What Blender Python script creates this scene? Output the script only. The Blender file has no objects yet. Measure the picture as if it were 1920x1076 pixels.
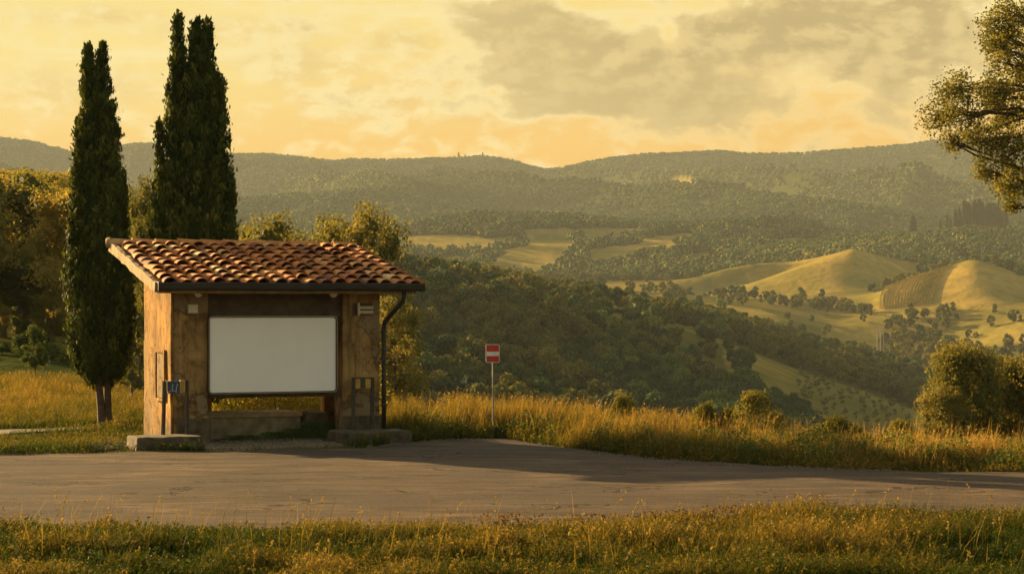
import bpy, bmesh, math, random
import numpy as np
from mathutils import Vector, Matrix

R = math.radians
rng = np.random.default_rng(7)
random.seed(7)
scene = bpy.context.scene
COL = scene.collection
CAM_H, HOR, F, CX = 2.6, 575.0, 3733.0, 960.0      # eye height, horizon row, focal length in photo pixels

def gx(px, d): return (px - CX) / F * d
def gz(py, d): return CAM_H + (HOR - py) / F * d

# ------------------------------------------------------------------ node helpers
class G:
    def __init__(s, tree):
        s.t = tree; s.n = tree.nodes; s.l = tree.links
    def new(s, typ, **kw):
        n = s.n.new(typ)
        for k, v in kw.items(): setattr(n, k, v)
        return n
    def put(s, sock, v):
        if isinstance(v, bpy.types.NodeSocket): s.l.new(v, sock)
        elif isinstance(v, (tuple, list)) and sock.type == 'RGBA' and len(v) == 3: sock.default_value = (*v, 1)
        else: sock.default_value = v
    def m(s, op, a, b=0.0, c=0.0, clamp=False):
        n = s.new('ShaderNodeMath', operation=op, use_clamp=clamp)
        for i, v in enumerate((a, b, c)): s.put(n.inputs[i], v)
        return n.outputs[0]
    def add(s, a, b): return s.m('ADD', a, b)
    def sub(s, a, b): return s.m('SUBTRACT', a, b)
    def mul(s, a, b): return s.m('MULTIPLY', a, b)
    def step(s, v, lo, hi, a=0.0, b=1.0):
        n = s.new('ShaderNodeMapRange', interpolation_type='SMOOTHSTEP')
        for k, x in zip(('Value', 'From Min', 'From Max', 'To Min', 'To Max'), (v, lo, hi, a, b)): s.put(n.inputs[k], x)
        return n.outputs['Result']
    def mix(s, f, a, b, mode='MIX'):
        n = s.new('ShaderNodeMix', data_type='RGBA', blend_type=mode)
        s.put(n.inputs[0], f); s.put(n.inputs[6], a); s.put(n.inputs[7], b)
        return n.outputs[2]
    def vm(s, op, a, b=(0, 0, 0)):
        n = s.new('ShaderNodeVectorMath', operation=op)
        s.put(n.inputs[0], a); s.put(n.inputs[1], b)
        return n.outputs[0]
    def noise(s, vec, scale, detail=4.0, rough=0.55, dist=0.0, out='Fac'):
        n = s.new('ShaderNodeTexNoise')
        if vec is not None: s.put(n.inputs['Vector'], vec)
        n.inputs['Scale'].default_value = scale; n.inputs['Detail'].default_value = detail
        n.inputs['Roughness'].default_value = rough; n.inputs['Distortion'].default_value = dist
        return n.outputs[out]
    def voro(s, vec, scale, feature='F1', out='Distance', rnd=1.0):
        n = s.new('ShaderNodeTexVoronoi', feature=feature)
        s.put(n.inputs['Vector'], vec); n.inputs['Scale'].default_value = scale; n.inputs['Randomness'].default_value = rnd
        return n.outputs[out]
    def ramp(s, v, stops):
        n = s.new('ShaderNodeValToRGB'); s.put(n.inputs[0], v)
        e = n.color_ramp.elements
        while len(e) < len(stops): e.new(0.5)
        for el, (p, c) in zip(e, stops): el.position = p; el.color = (*c, 1)
        return n.outputs[0]
    def attr(s, name, out='Fac'):
        return s.new('ShaderNodeAttribute', attribute_name=name).outputs[out]
    def obj(s): return s.new('ShaderNodeTexCoord').outputs['Object']
    def scale(s, vec, v):
        n = s.new('ShaderNodeMapping'); s.put(n.inputs['Vector'], vec); n.inputs['Scale'].default_value = v
        return n.outputs[0]
    def bump(s, h, strength, dist):
        n = s.new('ShaderNodeBump'); s.put(n.inputs['Height'], h)
        n.inputs['Strength'].default_value = strength; n.inputs['Distance'].default_value = dist
        return n.outputs[0]

def mat(name):
    m = bpy.data.materials.new(name); m.use_nodes = True
    g = G(m.node_tree)
    return m, g, g.n['Principled BSDF']

def plain(name, col, rough=0.6, metal=0.0, vary=0.25, nscale=6.0, bump=0.15):
    m, g, p = mat(name)
    o = g.obj(); n = g.noise(o, nscale, 5)
    c2 = tuple(x * (1 - vary) for x in col); c3 = tuple(min(1, x * (1 + vary)) for x in col)
    g.put(p.inputs['Base Color'], g.ramp(n, [(0.3, c2), (0.7, c3)]))
    g.put(p.inputs['Roughness'], g.step(g.noise(o, nscale * 3, 3), 0.2, 0.8, rough - 0.1, min(1, rough + 0.1)))
    p.inputs['Metallic'].default_value = metal
    if bump: g.put(p.inputs['Normal'], g.bump(g.noise(o, nscale * 8, 4), bump, 0.01))
    return m

def foliage(name, stops, transl=0.35, tcol=(1.3, 1.05, 0.45), objrand=0.35, rough=0.55):
    """leaf shader: colour from the per-leaf 'tint', some light let through"""
    m, g, p = mat(name)
    t = g.attr('tint')
    r = g.new('ShaderNodeObjectInfo').outputs['Random']
    v = g.add(g.mul(t, 1 - objrand), g.mul(r, objrand))
    c = g.ramp(v, stops)
    g.put(p.inputs['Base Color'], c); p.inputs['Roughness'].default_value = rough
    p.inputs['Specular IOR Level'].default_value = 0.03
    tr = g.new('ShaderNodeBsdfTranslucent'); g.put(tr.inputs['Color'], g.mix(1.0, c, tcol, 'MULTIPLY'))
    mx = g.new('ShaderNodeMixShader'); mx.inputs[0].default_value = transl
    g.l.new(p.outputs[0], mx.inputs[1]); g.l.new(tr.outputs[0], mx.inputs[2])
    g.l.new(mx.outputs[0], g.n['Material Output'].inputs['Surface'])
    return m

# ------------------------------------------------------------------ object helpers
def link(o, parent=None):
    COL.objects.link(o)
    if parent is not None: o.parent = parent
    return o
def tag(o, label, cat, group=None, kind=None):
    if label: o['label'] = label
    if cat: o['category'] = cat
    if group: o['group'] = group
    if kind: o['kind'] = kind
    return o
def empty(name, loc, rz, label, cat, group=None):
    o = bpy.data.objects.new(name, None); o.empty_display_size = 0.2
    o.location = loc; o.rotation_euler = (0, 0, rz); link(o)
    return tag(o, label, cat, group)
def structure(o): o['kind'] = 'structure'; return o
def stuff(o, label, cat): return tag(o, label, cat, None, 'stuff')

def np_mesh(name, v, f, material, attrs=None, smooth=False, fattrs=None):
    v = np.asarray(v, np.float32); f = np.asarray(f, np.int32); k = f.shape[1]
    me = bpy.data.meshes.new(name)
    me.vertices.add(len(v)); me.vertices.foreach_set('co', v.ravel())
    me.loops.add(f.size); me.loops.foreach_set('vertex_index', f.ravel())
    me.polygons.add(len(f)); me.polygons.foreach_set('loop_start', np.arange(0, f.size, k, dtype=np.int32))
    me.polygons.foreach_set('use_smooth', np.full(len(f), smooth))
    for n, a in (attrs or {}).items():
        at = me.attributes.new(n, 'FLOAT', 'POINT'); at.data.foreach_set('value', np.asarray(a, np.float32))
    for n, a in (fattrs or {}).items():
        at = me.attributes.new(n, 'FLOAT', 'FACE'); at.data.foreach_set('value', np.asarray(a, np.float32))
    me.update(calc_edges=True); me.materials.append(material)
    return me
def np_obj(name, v, f, material, parent=None, **kw):
    return link(bpy.data.objects.new(name, np_mesh(name, v, f, material, **kw)), parent)
def bm_obj(name, bm, material, parent=None, smooth=False):
    me = bpy.data.meshes.new(name); bmesh.ops.recalc_face_normals(bm, faces=bm.faces); bm.to_mesh(me); bm.free()
    if smooth:
        for p in me.polygons: p.use_smooth = True
    me.materials.append(material)
    return link(bpy.data.objects.new(name, me), parent)

def box(bm, x0, x1, y0, y1, z0, z1, bev=0.0, sub=0, jit=0.0):
    vs = bmesh.ops.create_cube(bm, size=1.0)['verts']
    for v in vs: v.co = Vector((x0 + (v.co.x + .5) * (x1 - x0), y0 + (v.co.y + .5) * (y1 - y0), z0 + (v.co.z + .5) * (z1 - z0)))
    geo = list({e for v in vs for e in v.link_edges})
    if bev:
        r = bmesh.ops.bevel(bm, geom=geo, offset=bev, segments=2, affect='EDGES', profile=.6)
        vs = r['verts']
    return vs
def rough_box(name, x0, x1, y0, y1, z0, z1, material, parent, n=8, amp=0.012, bev=0.02):
    bm = bmesh.new(); box(bm, x0, x1, y0, y1, z0, z1, bev)
    bmesh.ops.subdivide_edges(bm, edges=[e for e in bm.edges if e.calc_length() > 0.25], cuts=n, use_grid_fill=True)
    for v in bm.verts:
        q = v.co * 3.1
        v.co += Vector((math.sin(q.y * 2.3 + q.z * 1.7), math.sin(q.x * 2.1 + q.z * 2.9), 0.6 * math.sin(q.x * 3.3 + q.y * 1.3))) * amp * random.uniform(.3, 1)
    return bm_obj(name, bm, material, parent)

def tube(pts, radii, n=8, cap=True):
    """tapered tube along a polyline -> verts, quads"""
    pts = [Vector(p) for p in pts]; V = []; Q = []
    up = Vector((0.13, 0.31, 0.94))
    for i, p in enumerate(pts):
        d = (pts[min(i + 1, len(pts) - 1)] - pts[max(i - 1, 0)]).normalized()
        a = d.cross(up)
        if a.length < 1e-3: a = d.cross(Vector((1, 0, 0)))
        a.normalize(); b = d.cross(a)
        for k in range(n):
            t = 2 * math.pi * k / n
            V.append(p + (a * math.cos(t) + b * math.sin(t)) * radii[i])
    for i in range(len(pts) - 1):
        for k in range(n):
            Q.append((i * n + k, i * n + (k + 1) % n, (i + 1) * n + (k + 1) % n, (i + 1) * n + k))
    if cap:
        for base in (0, (len(pts) - 1) * n):
            for k in range(0, n - 2, 2):
                Q.append((base, base + k + 1, base + k + 2, base + (k + 3) % n if k + 3 < n else base))
        Q = [q for q in Q if len(set(q)) == 4] + [(q[0], q[1], q[2], q[2]) for q in Q if len(set(q)) == 3]
        Q = [q for q in Q if len(set(q)) == 4]
    return np.array([tuple(v) for v in V], np.float32), np.array(Q, np.int32)
class Acc:
    def __init__(s): s.v = []; s.f = []; s.t = []; s.n = 0
    def add(s, v, f, t=None):
        s.v.append(v); s.f.append(f + s.n); s.n += len(v)
        s.t.append(np.zeros(len(f), np.float32) if t is None else t)
    def get(s): return np.concatenate(s.v), np.concatenate(s.f), np.concatenate(s.t)

# ------------------------------------------------------------------ numpy noise
def hash2(i, j, seed=0):
    h = (i.astype(np.int64) * 374761393 + j.astype(np.int64) * 668265263 + seed * 1442695041) & 0xffffffff
    h = ((h ^ (h >> 13)) * 1274126177) & 0xffffffff
    h = ((h ^ (h >> 16)) * 2246822519) & 0xffffffff
    return ((h ^ (h >> 15)) & 0xffffff) / float(0xffffff)
def vnoise(x, y, seed=0):
    i = np.floor(x); j = np.floor(y); fx = x - i; fy = y - j
    fx = fx * fx * fx * (fx * (fx * 6 - 15) + 10); fy = fy * fy * fy * (fy * (fy * 6 - 15) + 10)
    a = hash2(i, j, seed); b = hash2(i + 1, j, seed); c = hash2(i, j + 1, seed); d = hash2(i + 1, j + 1, seed)
    return (a * (1 - fx) + b * fx) * (1 - fy) + (c * (1 - fx) + d * fx) * fy
def fbm(x, y, seed=0, o=4):
    s = 0; a = .5
    for k in range(o):
        s = s + a * (vnoise(x, y, seed + k) - .5); x = x * 2.03 + 11.3; y = y * 2.01 - 7.1; a *= .5
    return s * 2

# ------------------------------------------------------------------ terrain
PXT = np.arange(-1600, 3521, 4.0)
def table(pts, sig=6):
    xs, ys = zip(*pts); t = np.interp(PXT, xs, ys)
    k = np.exp(-.5 * (np.arange(-20, 21) / sig) ** 2); k /= k.sum()
    return np.convolve(np.pad(t, 20, mode='edge'), k, 'valid')
LAY = []
def zlay(d, *pts): LAY.append((d, table(pts)))
def ylay(d, *pts, sig=6): LAY.append((d, gz(table(pts, sig), d)))
zlay(35, (0, 0), (1, 0)); zlay(38, (0, 0), (960, 0), (1300, -.08), (1920, -.30)); zlay(42, (0, 0), (700, 0), (760, -.05), (1200, -.25), (1920, -1.0))
zlay(48, (-400, .1), (200, 0), (420, -.1), (760, -.6), (1000, -.8), (1500, -2.2), (1920, -2.8))
zlay(60, (-400, .8), (0, .4), (200, .2), (300, -.4), (420, -1.6), (700, -2.4), (960, -2.6), (1920, -4.5))
zlay(100, (-600, 3), (0, 2.5), (180, 1.5), (290, -1), (500, -4.5), (700, -6.5), (960, -8), (1920, -10))
zlay(170, (-600, 10), (0, 9), (150, 7.5), (250, 4.5), (330, -1), (450, -6), (700, -12), (1920, -16))
zlay(260, (-600, 6), (0, 5), (250, 1), (400, -8), (700, -16), (1920, -22))
zlay(340, (-600, -8), (0, -10), (300, -14), (600, -18), (1920, -24))
ylay(460, (0, 500), (600, 530), (700, 540), (780, 548), (900, 572), (1000, 604), (1100, 645), (1200, 676), (1300, 706), (1400, 738), (1480, 775), (1550, 822), (1620, 860), (1700, 885), (1920, 900))
ylay(580, (0, 490), (700, 528), (860, 545), (1000, 566), (1130, 576), (1200, 588), (1300, 617), (1400, 654), (1500, 694), (1600, 724), (1700, 762), (1800, 795), (1920, 815))
ylay(740, (0, 480), (700, 520), (860, 534), (1000, 554), (1080, 565), (1130, 568), (1230, 585), (1320, 601), (1400, 622), (1500, 652), (1600, 678), (1700, 707), (1800, 738), (1920, 765))
ylay(830, (0, 480), (700, 522), (1000, 552), (1130, 580), (1320, 612), (1500, 660), (1700, 700), (1920, 740))
ylay(930, (0, 475), (700, 520), (900, 536), (1100, 556), (1300, 578), (1450, 600), (1600, 640), (1700, 660), (1800, 652), (1860, 628), (1920, 605), (2100, 580))
ylay(1000, (0, 470), (700, 508), (900, 530), (1100, 548), (1300, 566), (1450, 582), (1560, 602), (1650, 597), (1760, 583), (1850, 560), (1920, 570), (2100, 560))
ylay(1080, (0, 468), (700, 505), (900, 527), (1100, 540), (1300, 553), (1400, 560), (1560, 568), (1620, 558), (1660, 541), (1710, 521), (1765, 503), (1820, 482), (1865, 493), (1920, 515), (2100, 540), sig=3)
ylay(1135, (0, 466), (700, 503), (900, 523), (1100, 536), (1250, 551), (1330, 563), (1450, 561), (1560, 545), (1620, 541), (1660, 548), (1750, 545), (1820, 535), (1920, 545), (2100, 540))
ylay(1195, (0, 465), (700, 500), (900, 519), (1100, 532), (1250, 546), (1325, 557), (1380, 541), (1440, 522), (1500, 500), (1550, 482), (1600, 466), (1640, 478), (1700, 503), (1760, 517), (1820, 524), (1920, 536), (2100, 535), sig=2)
ylay(1216, (0, 465), (700, 499), (900, 518), (1100, 531), (1250, 541), (1325, 549), (1380, 540), (1440, 527), (1500, 509), (1550, 489), (1600, 468), (1640, 480), (1700, 503), (1760, 515), (1820, 520), (1920, 530), (2100, 530), sig=2)
ylay(1240, (0, 464), (700, 498), (900, 516), (1100, 528), (1250, 530), (1310, 521), (1360, 507), (1420, 496), (1500, 491), (1560, 477), (1600, 467), (1645, 478), (1720, 493), (1800, 508), (1920, 520), sig=3)
ylay(1310, (0, 462), (700, 492), (900, 508), (1100, 518), (1250, 525), (1310, 528), (1420, 512), (1500, 506), (1600, 492), (1720, 500), (1920, 505))
ylay(1400, (0, 458), (700, 478), (900, 494), (1100, 498), (1300, 502), (1500, 490), (1600, 480), (1750, 478), (1920, 470))
ylay(1530, (0, 450), (700, 460), (820, 462), (960, 458), (1100, 462), (1250, 465), (1400, 462), (1600, 458), (1750, 452), (1920, 448))
ylay(1720, (0, 430), (700, 440), (760, 432), (820, 420), (880, 410), (930, 414), (1000, 420), (1130, 418), (1200, 422), (1330, 414), (1450, 422), (1560, 428), (1650, 436), (1710, 440), (1800, 436), (1890, 434), (1920, 436))
ylay(1850, (0, 436), (700, 446), (880, 424), (1000, 428), (1200, 430), (1450, 428), (1650, 440), (1920, 442))
ylay(2200, (0, 400), (440, 416), (700, 418), (1000, 416), (1130, 412), (1300, 404), (1500, 405), (1700, 398), (1920, 392))
ylay(2700, (0, 350), (440, 372), (600, 366), (800, 368), (1000, 372), (1180, 378), (1340, 358), (1500, 352), (1700, 342), (1920, 330))
ylay(3500, (-400, 305), (-100, 277), (0, 267), (60, 274), (130, 296), (185, 294), (240, 280), (290, 279), (360, 288), (440, 301), (490, 297), (560, 305), (620, 310), (720, 309), (840, 306), (900, 302), (950, 308), (1000, 323), (1040, 326), (1100, 314), (1180, 302), (1280, 295), (1350, 291), (1400, 298), (1500, 294), (1600, 289), (1700, 282), (1780, 274), (1860, 268), (1920, 268), (2100, 261), sig=3)
ylay(4000, (0, 330), (960, 350), (1920, 320))
LD = np.array([l[0] for l in LAY], float); LT = np.array([l[1] for l in LAY])

def pchip(xk, Y, x):
    """Y (K,N) along xk evaluated at x (N,)"""
    h = np.diff(xk)[:, None]; d = np.diff(Y, axis=0) / h
    K = len(xk); m = np.zeros_like(Y); m[0] = d[0]; m[-1] = d[-1]
    w1 = 2 * h[1:] + h[:-1]; w2 = h[1:] + 2 * h[:-1]
    with np.errstate(divide='ignore', invalid='ignore'):
        mm = (w1 + w2) / (w1 / d[:-1] + w2 / d[1:])
    m[1:-1] = np.where(d[:-1] * d[1:] > 0, np.nan_to_num(mm), 0)
    i = np.clip(np.searchsorted(xk, x) - 1, 0, K - 2); c = np.arange(len(x))
    hh = h[i, 0]; t = np.clip((x - xk[i]) / hh, 0, 1)
    return ((1 + 2 * t) * (1 - t) ** 2 * Y[i, c] + t * (1 - t) ** 2 * hh * m[i, c]
            + t * t * (3 - 2 * t) * Y[i + 1, c] + t * t * (t - 1) * hh * m[i + 1, c])
def terrain(x, y):
    x = np.asarray(x, float).ravel(); y = np.asarray(y, float).ravel(); out = np.zeros(len(x))
    for a in range(0, len(x), 60000):
        xs = x[a:a + 60000]; ys = y[a:a + 60000]; d = np.clip(ys, 35.0, 4000)
        px = np.clip(xs / d * F + CX, -1590, 3510); k = (px - PXT[0]) / 4.0; i = k.astype(int); t = k - i
        Y = LT[:, i] * (1 - t) + LT[:, i + 1] * t
        z = pchip(LD, Y, d)
        amp = np.interp(d, [60, 300, 450, 800, 1100, 1600, 2100, 2700, 3200, 3420, 3600], [0, .5, 1.2, 2.0, 2.2, 5, 10, 16, 8, 2, 2])
        z += amp * (fbm(xs / 190, ys / 330, 3, 4) + .35 * fbm(xs / 60, ys / 90, 9, 3))
        rid = 1 - np.abs(2 * vnoise(xs / 330 + ys / 620, ys / 1500, 21) - 1)
        rid2 = 1 - np.abs(2 * vnoise(xs / 150 - ys / 420, ys / 600, 23) - 1)
        z += np.interp(d, [1850, 2250, 2800, 3200, 3400], [0, 36, 115, 60, 0]) * (rid - np.interp(d, [1850, 2500, 3100], [.5, .6, .92])) + np.interp(d, [1250, 1500, 2400, 3100, 3350], [0, 8, 26, 14, 0]) * (rid2 - np.interp(d, [1250, 2500, 3100], [.5, .6, .92]))
        out[a:a + 60000] = z + .05 * fbm(xs / 1.3, ys / 1.3, 5, 2) * (d < 200)
    return out
def imgy(z, d): return HOR - (z - CAM_H) / d * F

# where the far country is open field (1) or wooded (0), by region of the map
def in_poly(px, py, poly):
    ins = np.zeros(len(px), bool); j = len(poly) - 1
    for i in range(len(poly)):
        xi, yi = poly[i]; xj, yj = poly[j]
        c = ((yi > py) != (yj > py)) & (px < (xj - xi) * (py - yi) / (yj - yi + 1e-9) + xi)
        ins ^= c; j = i
    return ins
FIELDS = [(1300, 1900, [(725, 447), (850, 440), (960, 448), (975, 462), (880, 470), (735, 478)]),
          (1290, 1800, [(990, 432), (1075, 428), (1085, 460), (1060, 485), (980, 505), (900, 505), (930, 480), (990, 462)]),
          (1290, 1800, [(1090, 432), (1210, 428), (1215, 440), (1150, 452), (1090, 462)]),
          (1200, 1600, [(1050, 500), (1175, 462), (1260, 452), (1270, 470), (1180, 492), (1060, 512)]),
          (1290, 1800, [(905, 508), (985, 472), (1065, 490), (1010, 520), (930, 528)]), (1290, 1800, [(1190, 446), (1285, 436), (1310, 452), (1250, 466), (1195, 462)]), (1290, 1750, [(760, 486), (850, 480), (890, 490), (840, 505), (770, 505)]), (1300, 1800, [(1090, 470), (1150, 458), (1180, 462), (1110, 492)]), (1500, 1900, [(1250, 420), (1330, 412), (1340, 424), (1260, 430)]), (1400, 1800, [(1450, 452), (1530, 446), (1545, 458), (1470, 464)]), (1500, 1900, [(1430, 420), (1485, 418), (1485, 430), (1435, 432)]), (1500, 1900, [(1490, 434), (1540, 426), (1570, 440), (1490, 444)]),
          (1500, 1900, [(1080, 414), (1210, 418), (1140, 424), (1080, 424)]),
          (1130, 1300, [(1290, 535), (1320, 515), (1500, 488), (1600, 455), (1740, 500), (1700, 530), (1480, 565), (1330, 560)]),
          (1150, 1300, [(1000, 535), (1250, 530), (1250, 545), (1000, 548)]),
          (960, 1090, [(1640, 560), (1700, 515), (1820, 470), (1925, 510), (2100, 530), (2100, 580), (1800, 580), (1650, 600)]),
          (470, 578, [(1330, 600), (1560, 690), (1760, 760), (1760, 860), (1500, 800), (1380, 720)]), (850, 1000, [(1290, 560), (1420, 575), (1480, 600), (1380, 620), (1300, 590)]), (880, 1080, [(1000, 545), (1250, 548), (1290, 560), (1180, 572), (1020, 562)]), (1290, 1800, [(1260, 480), (1330, 468), (1350, 480), (1290, 492)]), (850, 990, [(1530, 640), (1570, 600), (1650, 590), (1650, 640), (1600, 680)]), (850, 945, [(1780, 665), (1860, 620), (2000, 570), (2000, 640), (1850, 650)]),
          (560, 745, [(1100, 590), (1130, 555), (1300, 585), (1310, 640), (1260, 650)]),
          (2300, 3400, [(1255, 328), (1285, 330), (1300, 345), (1268, 345)])]
def field_mask(x, y, z):
    px = x / y * F + CX; py = imgy(z, y)
    px = px + 22 * fbm(x / 22, y / 34, 31, 3); py = py + 8 * fbm(x / 25, y / 40, 33, 3)
    m = np.zeros(len(px), bool)
    for d0, d1, poly in FIELDS: m |= (y > d0) & (y < d1) & in_poly(px, py, poly)
    return m

# ------------------------------------------------------------------ materials
M = {}
SUN_AZ, SUN_EL = R(43), R(15.5)       # sun behind and to the left: measured from -x towards +y
SUN_DIR = Vector((-math.cos(SUN_AZ) * math.cos(SUN_EL), math.sin(SUN_AZ) * math.cos(SUN_EL), math.sin(SUN_EL)))

def mk_ground():
    m, g, p = mat('earth_and_turf'); o = g.obj()
    n1 = g.noise(o, .5, 6); n2 = g.noise(o, 7, 6, .65)
    c = g.ramp(n1, [(.3, (.10, .075, .03)), (.5, (.14, .11, .04)), (.7, (.20, .15, .075))])
    c = g.mix(g.step(n2, .45, .7), c, (.07, .055, .025))
    g.put(p.inputs['Base Color'], c); p.inputs['Roughness'].default_value = 1; p.inputs['Specular IOR Level'].default_value = 0
    g.put(p.inputs['Normal'], g.bump(n2, .6, .06)); return m
M['ground'] = mk_ground()
def mk_gravel(name, a, b):
    m, g, p = mat(name); o = g.obj()
    v = g.voro(o, 38); n = g.noise(o, 2.2, 6, .6)
    c = g.ramp(n, [(.3, a), (.7, b)]); c = g.mix(g.step(v, .2, .75), c, tuple(x * .45 for x in a))
    g.put(p.inputs['Base Color'], c); p.inputs['Roughness'].default_value = .95
    g.put(p.inputs['Normal'], g.bump(g.m('SUBTRACT', 1.0, v), .5, .02)); return m
M['gravel'] = mk_gravel('gravel', (.22, .16, .09), (.36, .27, .16))
def mk_road():
    m, g, p = mat('worn_asphalt'); o = g.obj()
    long = g.scale(o, (.34, 1.35, 1)); st = g.noise(long, 1.5, 8, .68, .8)
    fine = g.noise(g.scale(o, (.55, 1, 1)), 34, 5, .8); big = g.noise(o, .35, 4)
    c = g.ramp(st, [(.30, (.058, .043, .032)), (.46, (.108, .077, .053)), (.58, (.148, .104, .069)), (.70, (.245, .168, .105))])
    c = g.mix(g.step(big, .45, .55, 0, .6), c, (.088, .069, .054))
    c = g.mix(g.step(fine, .50, .70, 0, .65), c, (.06, .048, .037))
    c = g.mix(g.step(fine, .46, .25, 0, .4), c, (.34, .27, .19))
    w = g.vm('ADD', o, g.vm('SCALE', g.noise(o, 1.4, 4, .6, out='Color'), (0, 0, 0)))
    sc = g.new('ShaderNodeVectorMath', operation='SCALE'); g.put(sc.inputs[0], g.noise(o, 1.2, 4, .6, out='Color')); sc.inputs['Scale'].default_value = .9
    w = g.vm('ADD', g.scale(o, (.30, 1.0, 1)), sc.outputs[0])
    cr = g.voro(w, .8, 'DISTANCE_TO_EDGE'); crm = g.mul(g.step(cr, .020, .005), g.step(g.noise(o, .6, 2), .44, .56))
    ln = g.noise(g.scale(o, (.45, 2.0, 1)), 1.1, 7, .66, 1.6); crm = g.m('MAXIMUM', crm, g.mul(g.step(g.m('ABSOLUTE', g.sub(ln, .5)), .010, .003), g.step(g.noise(o, .45, 3), .46, .58)))
    c = g.mix(g.mul(crm, .85), c, (.03, .022, .016))
    tar = g.noise(g.scale(o, (.22, 2.6, 1)), .55, 3, .5); c = g.mix(g.step(tar, .60, .67, 0, .6), c, (.07, .056, .046))
    g.put(p.inputs['Base Color'], c); g.put(p.inputs['Roughness'], g.step(st, .3, .7, .8, .95))
    p.inputs['Specular IOR Level'].default_value = .06
    h = g.add(g.mul(fine, .5), g.sub(g.mul(st, 1.2), g.mul(crm, .6)))
    g.put(p.inputs['Normal'], g.bump(h, .55, .03)); return m
M['road'] = mk_road()
def mk_hill():
    m, g, p = mat('hill_turf_and_fields'); o = g.obj()
    f = g.attr('field'); n = g.noise(o, .012, 7, .6); n2 = g.noise(o, .12, 5, .65)
    row = g.noise(g.scale(o, (.10, .012, .05)), 1.0, 4, .6)
    fld = g.ramp(n, [(.3, (.13, .125, .032)), (.5, (.25, .19, .044)), (.7, (.47, .31, .078))])
    fld = g.mix(g.step(n2, .4, .7, 0, .5), fld, (.10, .105, .028)); fld = g.mix(g.step(row, .5, .7, 0, .4), fld, (.50, .31, .085))
    wod = g.ramp(n2, [(.3, (.030, .042, .013)), (.7, (.085, .09, .026))])
    c = g.mix(f, wod, fld); g.put(p.inputs['Base Color'], c); p.inputs['Roughness'].default_value = 1
    p.inputs['Specular IOR Level'].default_value = 0
    g.put(p.inputs['Normal'], g.bump(n2, .6, 1.6)); return m
M['hill'] = mk_hill()
GREEN = [(.1, (.020, .030, .009)), (.45, (.045, .055, .013)), (.75, (.085, .085, .018)), (1, (.16, .125, .025))]
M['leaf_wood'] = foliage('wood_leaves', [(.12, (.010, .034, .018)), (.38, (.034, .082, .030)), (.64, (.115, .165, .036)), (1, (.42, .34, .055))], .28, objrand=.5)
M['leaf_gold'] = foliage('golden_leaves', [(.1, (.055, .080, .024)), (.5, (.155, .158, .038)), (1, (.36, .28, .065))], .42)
M['leaf_slope'] = foliage('sun_toned_slope_leaves', [(.1, (.075, .105, .034)), (.45, (.21, .20, .05)), (1, (.50, .37, .09))], .5, objrand=.5)  # leaf colours lightened, sunlight on the left wood is painted in
M['leaf_thicket'] = foliage('thicket_leaves', [(.1, (.16, .19, .035)), (.5, (.36, .33, .06)), (1, (.55, .44, .09))], .5)  # leaf colours brightened to stand for sunlight behind the shelter
M['leaf_near'] = foliage('broad_leaves', [(.1, (.036, .072, .022)), (.5, (.105, .14, .034)), (1, (.28, .26, .055))], .42)
M['leaf_oak'] = foliage('oak_leaves', [(.1, (.085, .105, .033)), (.5, (.20, .195, .06)), (1, (.38, .31, .10))], .45)
M['leaf_cyp'] = foliage('cypress_sprays', [(.05, (.022, .038, .010)), (.45, (.068, .094, .020)), (.8, (.15, .165, .034)), (1, (.30, .25, .06))], .3, objrand=.0)
M['leaf_olive'] = foliage('olive_leaves', [(.1, (.10, .12, .045)), (.5, (.22, .21, .08)), (1, (.42, .36, .14))], .35)
M['leaf_vine'] = foliage('vine_leaves', [(.1, (.11, .11, .028)), (.5, (.24, .20, .05)), (1, (.40, .29, .08))], .35)
M['leaf_far_cyp'] = foliage('far_cypress_sprays', [(0, (.008, .016, .007)), (1, (.035, .045, .014))], .1, objrand=0)
M['grass'] = foliage('grass_blades', [(0, (.022, .042, .009)), (.3, (.058, .080, .014)), (.55, (.15, .125, .024)), (.8, (.31, .205, .05)), (1, (.41, .28, .10))], .42, (1.2, 1.05, .5), 0.0, .6)
M['grass_shaded'] = foliage('shade_toned_grass_blades', [(0, (.014, .036, .008)), (.3, (.042, .066, .012)), (.55, (.105, .092, .018)), (.8, (.23, .16, .036)), (1, (.32, .22, .07))], .38, (1.2, 1.05, .5), 0.0, .6)  # darker copy of the grass ramp: foreground shade put into the colours
M['bark'] = plain('bark', (.075, .052, .032), .95, 0, .45, 9, .8)
M['bark_far'] = plain('weathered_bark', (.10, .075, .045), .95, 0, .3, 2, .4)

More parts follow.
